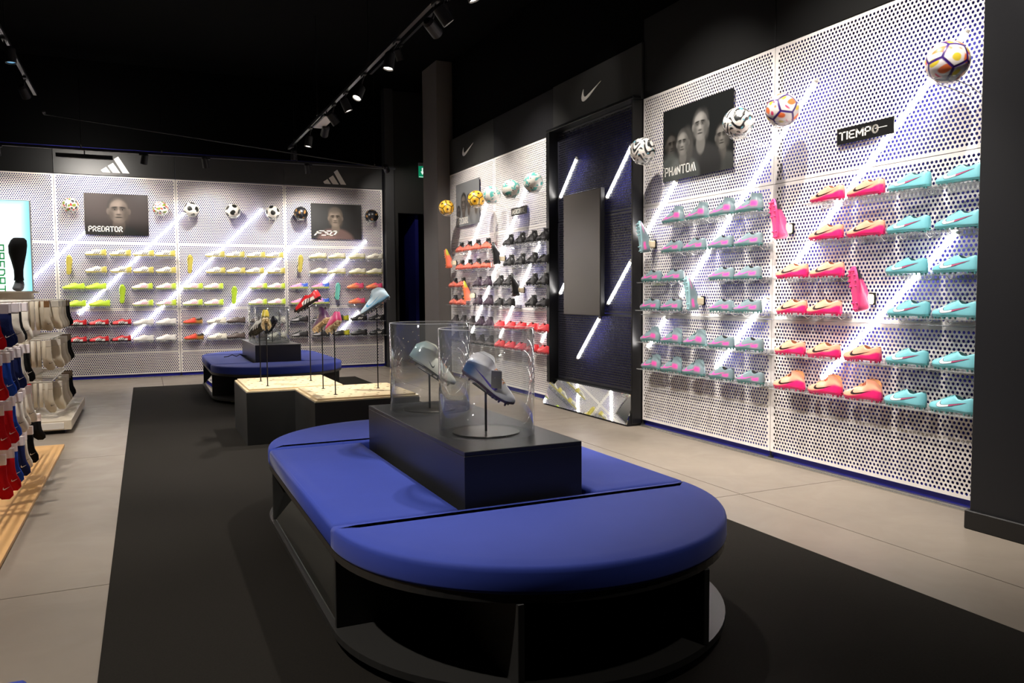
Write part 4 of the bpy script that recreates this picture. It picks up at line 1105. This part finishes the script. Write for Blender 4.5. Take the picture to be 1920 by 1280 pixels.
def wire_shelf(parent, x0, y0, x1, y1, z, n):
    mb = MB()
    mb.tube([(x0,y0,z),(x1,y0,z),(x1,y1,z),(x0,y1,z),(x0,y0,z)], .006, 6)
    for i in range(1, n): 
        yy = y0+(y1-y0)*i/n; mb.tube([(x0,yy,z),(x1,yy,z)], .0035, 5)
    mb.tube([((x0+x1)/2,y0,z-.004),((x0+x1)/2,y1,z-.004)], .005, 5)
    o = mb.build('wire_shelf', WIRE, parent); return o
rk = thing('sock_rack', 'cream rack of cream socks on a white base', 'rack', (0, 0, 0), 0, 'sock racks')
MB().bbox(-2.0, 8.2, .035, -.642, 9.98, .125, .004).build('base', CREAM, rk)
MB().bbox(-2.0, 8.192, .045, -.70, 8.204, .105, .002).build('drawer_front', mat('white_front', '#efe9e0', .4), rk)
MB().box(-1.95, 8.26, 0, -.70, 9.9, .035).build('plinth_foot', BLACK, rk)
MB().bbox(-1.75, 8.62, .125, -1.0, 9.6, 1.22, .004).build('core', CREAM, rk)
TF = [1.205, .845, .455]
for z in TF: wire_shelf(rk, -1.85, 8.36, -.80, 9.80, z+.012, 14)
ped = MB(); ped.lathe([(.26, 0), (.26, .06), (.30, .062), (.30, .078), (0, .078)], 40, (-1.22, 8.82, 1.222)); ped.build('round_top', CREAM, rk)
creams = ['#d9cdb8', '#cfc4b2', '#e0d6c6', '#c6bba8']
FW = ['top tier', 'middle tier', 'bottom tier']
for ti, z in enumerate(TF):
    for i in range(10):
        x_ = -1.24+i*.044
        c = creams[(i*7+ti) % 4]; lab = f'cream socks edge-on, {FW[ti]} of cream rack, {ORD[i]} from left'
        if ti == 2 and i in (2, 4, 6): c = '#b5141c'; lab = f'red socks hanging on bottom tier of cream rack, {ORD[i//2-1]} red pair'
        sock(c, lab, (x_, 8.345+.01*(i % 3), z), math.pi/2+rng.uniform(-.25, .25), .265-.02*ti, None)
    o = sock('#c9bda9', f'front-facing cream socks with brown card, {FW[ti]} of cream rack', (-.83, 8.33, z), .15, .27, '#7d5a36' if ti == 0 else '#cfc4b4', '#3a3632')
    for i in range(6):
        y_ = 8.48+i*.23; dark = i == 4 or (i == 5)
        sock('#161616' if dark else creams[i % 4], f'{"black" if dark else "pale"} socks on right side, {FW[ti]} of cream rack, {ORD[i]} from front', (-.765, y_, z), rng.uniform(-.2, .3), .26, '#6d5a44' if dark else '#d8d0c4')
rk = thing('sock_rack', 'near rack of red and navy socks on wooden deck', 'rack', (0, 0, 0), 0, 'sock racks')
MB().bbox(-1.7, 4.6, .02, -1.05, 6.85, 1.24, .004).build('core', CREAM, rk)
TN = [1.205, .92, .64, .36]
for z in TN: wire_shelf(rk, -1.75, 4.5, -.79, 7.02, z+.012, 26)
for y_ in (4.52, 7.0): MB().tube([(-1.1, y_, .02), (-1.1, y_, 1.26)], .012, 8).build('post', WIRE, rk)
R_, N_, B_, W2, K2 = '#b5141c', '#1b2450', '#2147a8', '#e6ded0', '#161617'
CN = {R_: 'red', N_: 'navy', B_: 'royal blue', W2: 'white', K2: 'black'}
NR = [[R_, N_, N_, W2, K2, W2], [R_, B_, N_, N_, W2, K2], [R_, R_, B_, W2, W2, W2], [R_, R_, B_, N_, W2, K2]]
TW = ['top tier', 'second tier', 'third tier', 'lowest tier']
for ti, z in enumerate(TN):
    for i, c in enumerate(NR[ti]):
        y_ = 5.20+i*.215
        sock(c, f'{CN[c]} socks, {TW[ti]} of near rack, {ORD[i]} from front', (-.775+.012*(i % 2), y_, z), rng.uniform(-.15, .35), .25, '#e9dfe2', '#f0ece4' if c != W2 else '#55504a')
for i in range(2): sock(K2, f'black socks hanging at rear end of lowest tier, {ORD[i]} one', (-.87+.075*i, 6.98+.05*i, .345), .3, .20, '#e9dfe2')
dk = thing('wooden_deck', 'low oak deck on the floor under near sock rack', 'deck')
for i in range(4):
    x0_ = -2.4+i*.44; MB().bbox(x0_, 2.2, 0, x0_+.438, 7.49, .022, .002).build('plank', WOOD, dk)

# lightbox and mannequin leg above the cream rack
x, y, im = canvas(70, 90, (.86,.97,1.0))
edge = np.maximum(smoothstep(.86, 1.0, x), smoothstep(.90, 1.0, y)*.8); im = mix(im, (.22,.68,.86), edge); im = mix(im, (.80,.93,.50), smoothstep(.55, .15, y)*smoothstep(.62, .45, x)*.9)
lb = thing('lightbox', 'white backlit panel with green vertical lettering above racks', 'lightbox', (-2.0, 9.15, 1.30))
EM = mat_attr('lightbox_print', .4); b_ = EM.node_tree.nodes['Principled BSDF']
EM.node_tree.links.new([n for n in EM.node_tree.nodes if n.type == 'ATTRIBUTE'][0].outputs['Color'], b_.inputs['Emission Color']); b_.inputs['Emission Strength'].default_value = 1.25
H, W = im.shape[:2]; X, Z = np.meshgrid(np.linspace(0, .995, W), np.linspace(.885, 0, H)); vs = np.stack([X, np.full_like(X, -.031), Z], -1).reshape(-1, 3)
idx = np.arange(W*H).reshape(H, W); fs = np.stack([idx[:-1,:-1], idx[1:,:-1], idx[1:,1:], idx[:-1,1:]], -1).reshape(-1, 4)
mb = MB(); mb.v = [tuple(p) for p in vs.tolist()]; mb.f = [tuple(f) for f in fs.tolist()]; mb.c = im.reshape(-1, 3); mb.build('lit_face', EM, lb)
MB().bbox(-.01, -.03, -.01, 1.005, .03, .895, .003).build('case', mat('white_case', '#e8eef0', .4), lb)
o = lettering('PREDATOR', .064, .62, .16).build('lettering', mat_emit('green_print', '#2f9a56', .5), lb); o.rotation_euler = (0, math.pi/2, 0); o.location = (.705, -.0325, .45)
lg = thing('leg_mannequin', 'leg mannequin in black sock before the lightbox', 'mannequin', (-1.075, 8.80, 1.30))
mb = MB(); rg = []
for z, rx, ry, cx, cy in ((.10,.042,.05,0,0),(.14,.038,.045,0,0),(.20,.040,.045,.0,0),(.28,.055,.06,-.002,.005),(.36,.073,.075,-.004,.01),(.43,.078,.078,.0,.01),(.48,.066,.07,.010,.01),(.503,.045,.05,.012,.01)):
    rg.append([(cx+rx*math.cos(k*math.pi/10), cy+ry*math.sin(k*math.pi/10), z) for k in range(20)])
mb.rings(rg); mb.build('sock', mat('black_knit', '#0c0d12', .9, bump=(160.0, .4, .002)), lg, True)
mb = MB(); rg = []
for y_, w_, z0_, z1_ in ((.055,.02,.01,.06),(.045,.036,.0,.10),(.01,.042,.0,.125),(-.04,.044,.0,.085),(-.10,.046,.0,.055),(-.135,.036,.0,.038),(-.15,.015,.006,.025)):
    rg.append([(w_*math.cos(k*math.pi/8), y_, (z0_+z1_)/2+(z1_-z0_)/2*math.sin(k*math.pi/8)) for k in range(16)])
mb.rings(rg); mb.build('foot', mat('grey_mannequin', '#5a5a5e', .6), lg, True)
# corner of a blue seat cube at the lower left edge
pf = thing('seat_cube', 'blue upholstered seat cube at bottom left corner', 'seat', (-.585, 1.66, 0))
cushion([(-.32, .33), (-.32, -.33), (.325, -.33), (.325, .33)], .30, .415).build('seat_cushion', BLUE, pf, True)
MB().bbox(-.30, -.31, 0, .30, .31, .30, .01).build('base', BENCHMAT, pf)

# ------------------------------------------------------------------ tracks, spot heads and their light
def track(label, a, b, rods):
    t = thing('light_track', label, 'light track', a, 0, 'ceiling light tracks')
    d = Vector(b)-Vector(a)
    mb = MB(); w_ = .017
    if abs(d.y) > abs(d.x): mb.box(-w_, 0, 0, w_, d.y, .034)
    else: mb.box(0, -w_, 0, d.x, w_, .034)
    mb.build('rail', mat('track_black', '#26262a', .35, metal=.4), t)
    for f in rods:
        p = d*f; MB().tube([(p.x, p.y, .03), (p.x, p.y, 4.7-a[2])], .004, 6).build('suspension_rod', STEEL, t)
        MB().lathe([(.012, .03), (.012, .06), (.004, .08)], 8, (p.x, p.y, 0)).build('rod_clamp', CHROME, t)
WARM = (1.0, .935, .86)
def spot_head(label, pos, target, power, deg=55, blend=.6, color=WARM, size=.04, lens=LENS, length=.15):
    pos, target = Vector(pos), Vector(target); d = (target-pos).normalized()
    t = thing('spot_lamp', label, 'spot lamp', pos, 0, 'track spot lamps')
    q = d.to_track_quat('Z', 'Y').to_matrix().to_4x4()
    body = MB().lathe([(.028, -length), (.044, -length+.02), (.047, -.012), (.047, 0), (.041, 0), (.039, -.014), (0, -.014)], 20).xf(q); body.build('housing', BLACK, t, False)
    ln = MB().lathe([(.039, -.012), (.030, -.008), (0, -.007)], 20).xf(q); ln.build('lens', lens, t)
    top = -d*length*.6
    tz, tx = next((zz, xx) for test, zz, xx in ((abs(pos.y-12.4) < .05, 3.235, None), (abs(pos.x-2.0) < .2, 3.42, 2.03), (abs(pos.x-2.95) < .1, 4.30, 2.95), (True, 3.62, -1.10)) if test)
    zt2 = tz-pos.z; ax = 0 if tx is None else tx-pos.x; ay = 12.40-pos.y if tx is None else 0
    ar = MB(); ar.tube([top, (ax, ay if tx is None else top.y, max(top.z+.02, zt2-.03)), (ax, ay if tx is None else top.y, zt2)], .008, 6)
    ar.bbox(ax-(.06 if tx is None else .016), (ay-.016) if tx is None else top.y-.06, zt2-.022, ax+(.06 if tx is None else .016), (ay+.016) if tx is None else top.y+.06, zt2, .002); ar.build('mount', BLACK, t)
    if power:
        ld = bpy.data.lights.new('spot_light', 'SPOT'); ld.energy = power*SPOT; ld.spot_size = math.radians(deg); ld.spot_blend = blend; ld.color = color; ld.shadow_soft_size = size
        lo = bpy.data.objects.new('spot_light', ld); COL.objects.link(lo); lo.parent = t; lo.location = d*.012
        lo.rotation_euler = d.to_track_quat('-Z', 'Y').to_euler()
    return t
track('long ceiling track running above the benches', (2.03, -3.2, 3.42), (2.03, 12.3, 3.42), (.1, .36, .52, .70, .86, .97))
track('short ceiling track in front of the back header boards', (-3.0, 12.40, 3.235), (3.7, 12.40, 3.235), (.08, .34, .49, .77, .95))
track('added ceiling track above the right display wall', (2.95, -2.0, 4.30), (2.95, 11.0, 4.30), (.2, .5, .8))  # unseen track, added to carry the right wall wash
track('ceiling track above the sock racks', (-1.10, -3.0, 3.62), (-1.10, 11.0, 3.62), (.2, .5, .84))
# over the benches
spot_head('lit spot lamp nearest on long track', (1.95, 6.70, 3.17), (1.45, 6.5, .4), 300, 60)
spot_head('second lit spot lamp on long track, tilted', (1.95, 7.81, 3.17), (.6, 7.0, .4), 250, 60)
spot_head('farthest lit spot lamp on long track', (1.99, 10.58, 3.17), (1.5, 10.6, .4), 150, 60)
spot_head('unlit spot lamp on long track near ceiling', (2.06, 5.75, 3.20), (3.2, 6.6, 2.6), 0, lens=DEEP)
spot_head('unlit spot lamp at the rear of long track', (2.05, 12.0, 3.22), (2.05, 12.1, 2.0), 0, lens=DEEP)
spot_head('spot lamp on long track above near bench', (2.0, 3.9, 3.2), (1.35, 3.6, .4), 190, 62)
spot_head('spot lamp on long track above the viewer', (2.0, 1.2, 3.2), (2.3, 2.4, .2), 55, 65)
spot_head('added narrow fill lamp aimed at the clear cylinders', (-1.10, 1.9, 3.42), (1.36, 3.55, .92), 480, 20, 1.0)  # unseen lamp added to brighten the near sides of the cylinder boots
spot_head('added narrow fill lamp aimed at the rod boots', (-1.10, 4.2, 3.42), (1.35, 6.75, 1.0), 560, 26, 1.0)  # added fill, brightens the rod boots from the left
spot_head('spot lamp on long track aimed at the right aisle', (2.06, 5.0, 3.2), (3.4, 4.6, 0), 260, 75)
spot_head('spot lamp on long track aimed at middle aisle', (2.06, 8.6, 3.22), (3.5, 8.4, 0), 260, 75)
# toward the right wall
for i, (y_, ty, pw) in enumerate(((2.2, 3.0, 390), (3.5, 4.1, 390), (4.9, 5.5, 390), (7.9, 8.6, 400), (9.6, 10.3, 400))):  # unseen lamps added to brighten the right panels
    spot_head(f'added spot lamp aimed at right display wall, {ORD[i]} from viewer', (2.95, y_, 4.12), (4.21, ty, 1.0), pw, 80, .9)
spot_head('spot lamp aimed at tick emblem above niche', (2.95, 6.5, 4.12), (4.21, 7.0, 3.2), 25, 40, .8)
for i, (y_, ty, pw) in enumerate(((3.2, 3.6, 220), (5.5, 5.3, 220), (9.2, 9.7, 240))):  # fill lamps added to lift the lower right panels
    spot_head(f'added fill lamp on long track toward low right shelves, {ORD[i]} from viewer', (2.06, y_, 3.2), (4.21, ty, .55), pw, 66, .9)
# toward the back wall
spot_head('added fill lamp on long track toward the low back shelves', (2.06, 9.9, 3.2), (2.0, B, .75), 260, 66, .9)  # added to brighten the dim lower back panels
spot_head('added fill lamp above cream rack toward the low back shelves', (-1.10, 10.2, 3.42), (-.1, B, .75), 260, 66, .9)  # second fill lamp added for the lower back panels
for i, (x_, tx, tz, pw) in enumerate(((.05, -.3, .9, 75), (.87, 1.2, 1.2, 85), (2.33, 2.75, .9, 115))):
    spot_head(f'spot lamp before the back header, {ORD[i]} from left', (x_, 12.40, 3.10), (tx, B, tz), pw, 125, .8)
spot_head('spot lamp at the left end before the back header', (-1.7, 12.40, 3.10), (-1.7, B, 1.0), 110, 120, .8)
spot_head('spot lamp at the right end before the doorway', (3.45, 12.0, 3.15), (4.05, B, 2.7), 35, 70, .8)
bl = thing('linear_lamp', 'black linear lamp before the left header board', 'lamp', (-1.03, 12.42, 3.13), 0)
MB().bbox(0, -.03, 0, .69, .03, .055, .003).build('housing', BLACK, bl)
MB().tube([(.345, 0, .05), (.345, 0, .12)], .008, 6).build('stem', BLACK, bl)
MB().box(.02, .0301, .008, .67, .032, .045).build('diffuser', mat_emit('bar_lamp_glow', '#fff0dc', 6.0), bl)
ld = bpy.data.lights.new('bar_light', 'AREA'); ld.shape = 'RECTANGLE'; ld.size = .64; ld.size_y = .035; ld.energy = 22; ld.color = WARM
lo = bpy.data.objects.new('bar_light', ld); COL.objects.link(lo); lo.parent = bl; lo.location = (.345, .036, .027); lo.rotation_euler = (math.radians(78), 0, 0)
db = thing('emergency_lamp', 'flat grey rectangular fitting hanging from long track', 'lamp', (2.0, 9.6, 3.29), 0)
MB().bbox(-.07, -.35, 0, .07, .35, .03, .004).build('housing', BLACK, db); MB().tube([(.03, 0, .02), (.03, 0, .135)], .008, 6).build('stem', BLACK, db); MB().box(-.06, -.34, -.004, .06, .34, 0).build('diffuser', mat('opal_plastic', '#b9b2aa', .5), db)
# over the sock racks and left aisle
LENSB = mat_emit('lens_reflection_glow', '#6fb2e0', .6)  # weak blue glow stands in for a reflection on the unlit lens
spot_head('bluish round lamp at the upper left edge', (-1.05, 8.70, 3.40), (-.9, 8.5, 0), 90, 70, .7, lens=LENSB)
for i, (y_, tx, ty, pw) in enumerate(((2.8, -.5, 3.0, 380), (5.2, -.7, 5.8, 330), (6.9, -.5, 7.3, 260))):
    spot_head(f'spot lamp above near sock rack, {ORD[i]} from viewer', (-1.10, y_, 3.42), (tx, ty, .3), pw, 75, .7)

# ------------------------------------------------------------------ exit sign
ex = thing('exit_sign', 'small green exit sign with white arrow by the pillar', 'sign', (4.28, 12.95, 3.22))
MB().bbox(0, 0, 0, .34, .03, .19, .002).build('case', mat_emit('exit_green', '#0f9a6c', .55), ex)
MB().box(.1, .03, .16, .24, .31, .18).build('bracket', BLACK, ex); MB().bbox(-.004, -.004, .19, .344, .034, .245, .002).build('housing', mat('grey_housing', '#b8bcb8', .5), ex)
ar = MB(); ar.add([(.05,-.002,.10),(.07,-.002,.10),(.07,-.002,.16),(.05,-.002,.16),(.03,-.002,.10),(.09,-.002,.10),(.06,-.002,.045)], [(0,1,2,3),(4,6,5)]); ar.build('arrow', mat_emit('exit_white', '#f2fff8', .9), ex)
MB().box(.0, -.003, 0.005, .34, -.001, .012).build('edge_line', mat_emit('exit_white', '#f2fff8', .9), ex)
rm = MB(); rm.lathe([(0,-.012),(.012,0),(0,.012)], 10).xf(Matrix.Translation((.17,-.003,.155))); rm.tube([(.17,-.003,.14),(.165,-.003,.095),(.185,-.003,.07),(.18,-.003,.04)], .007, 5); rm.tube([(.165,-.003,.095),(.145,-.003,.075),(.13,-.003,.045)], .007, 5); rm.tube([(.145,-.003,.11),(.17,-.003,.13),(.2,-.003,.115)], .005, 5)
rm.build('running_figure', mat_emit('exit_white', '#f2fff8', .9), ex)
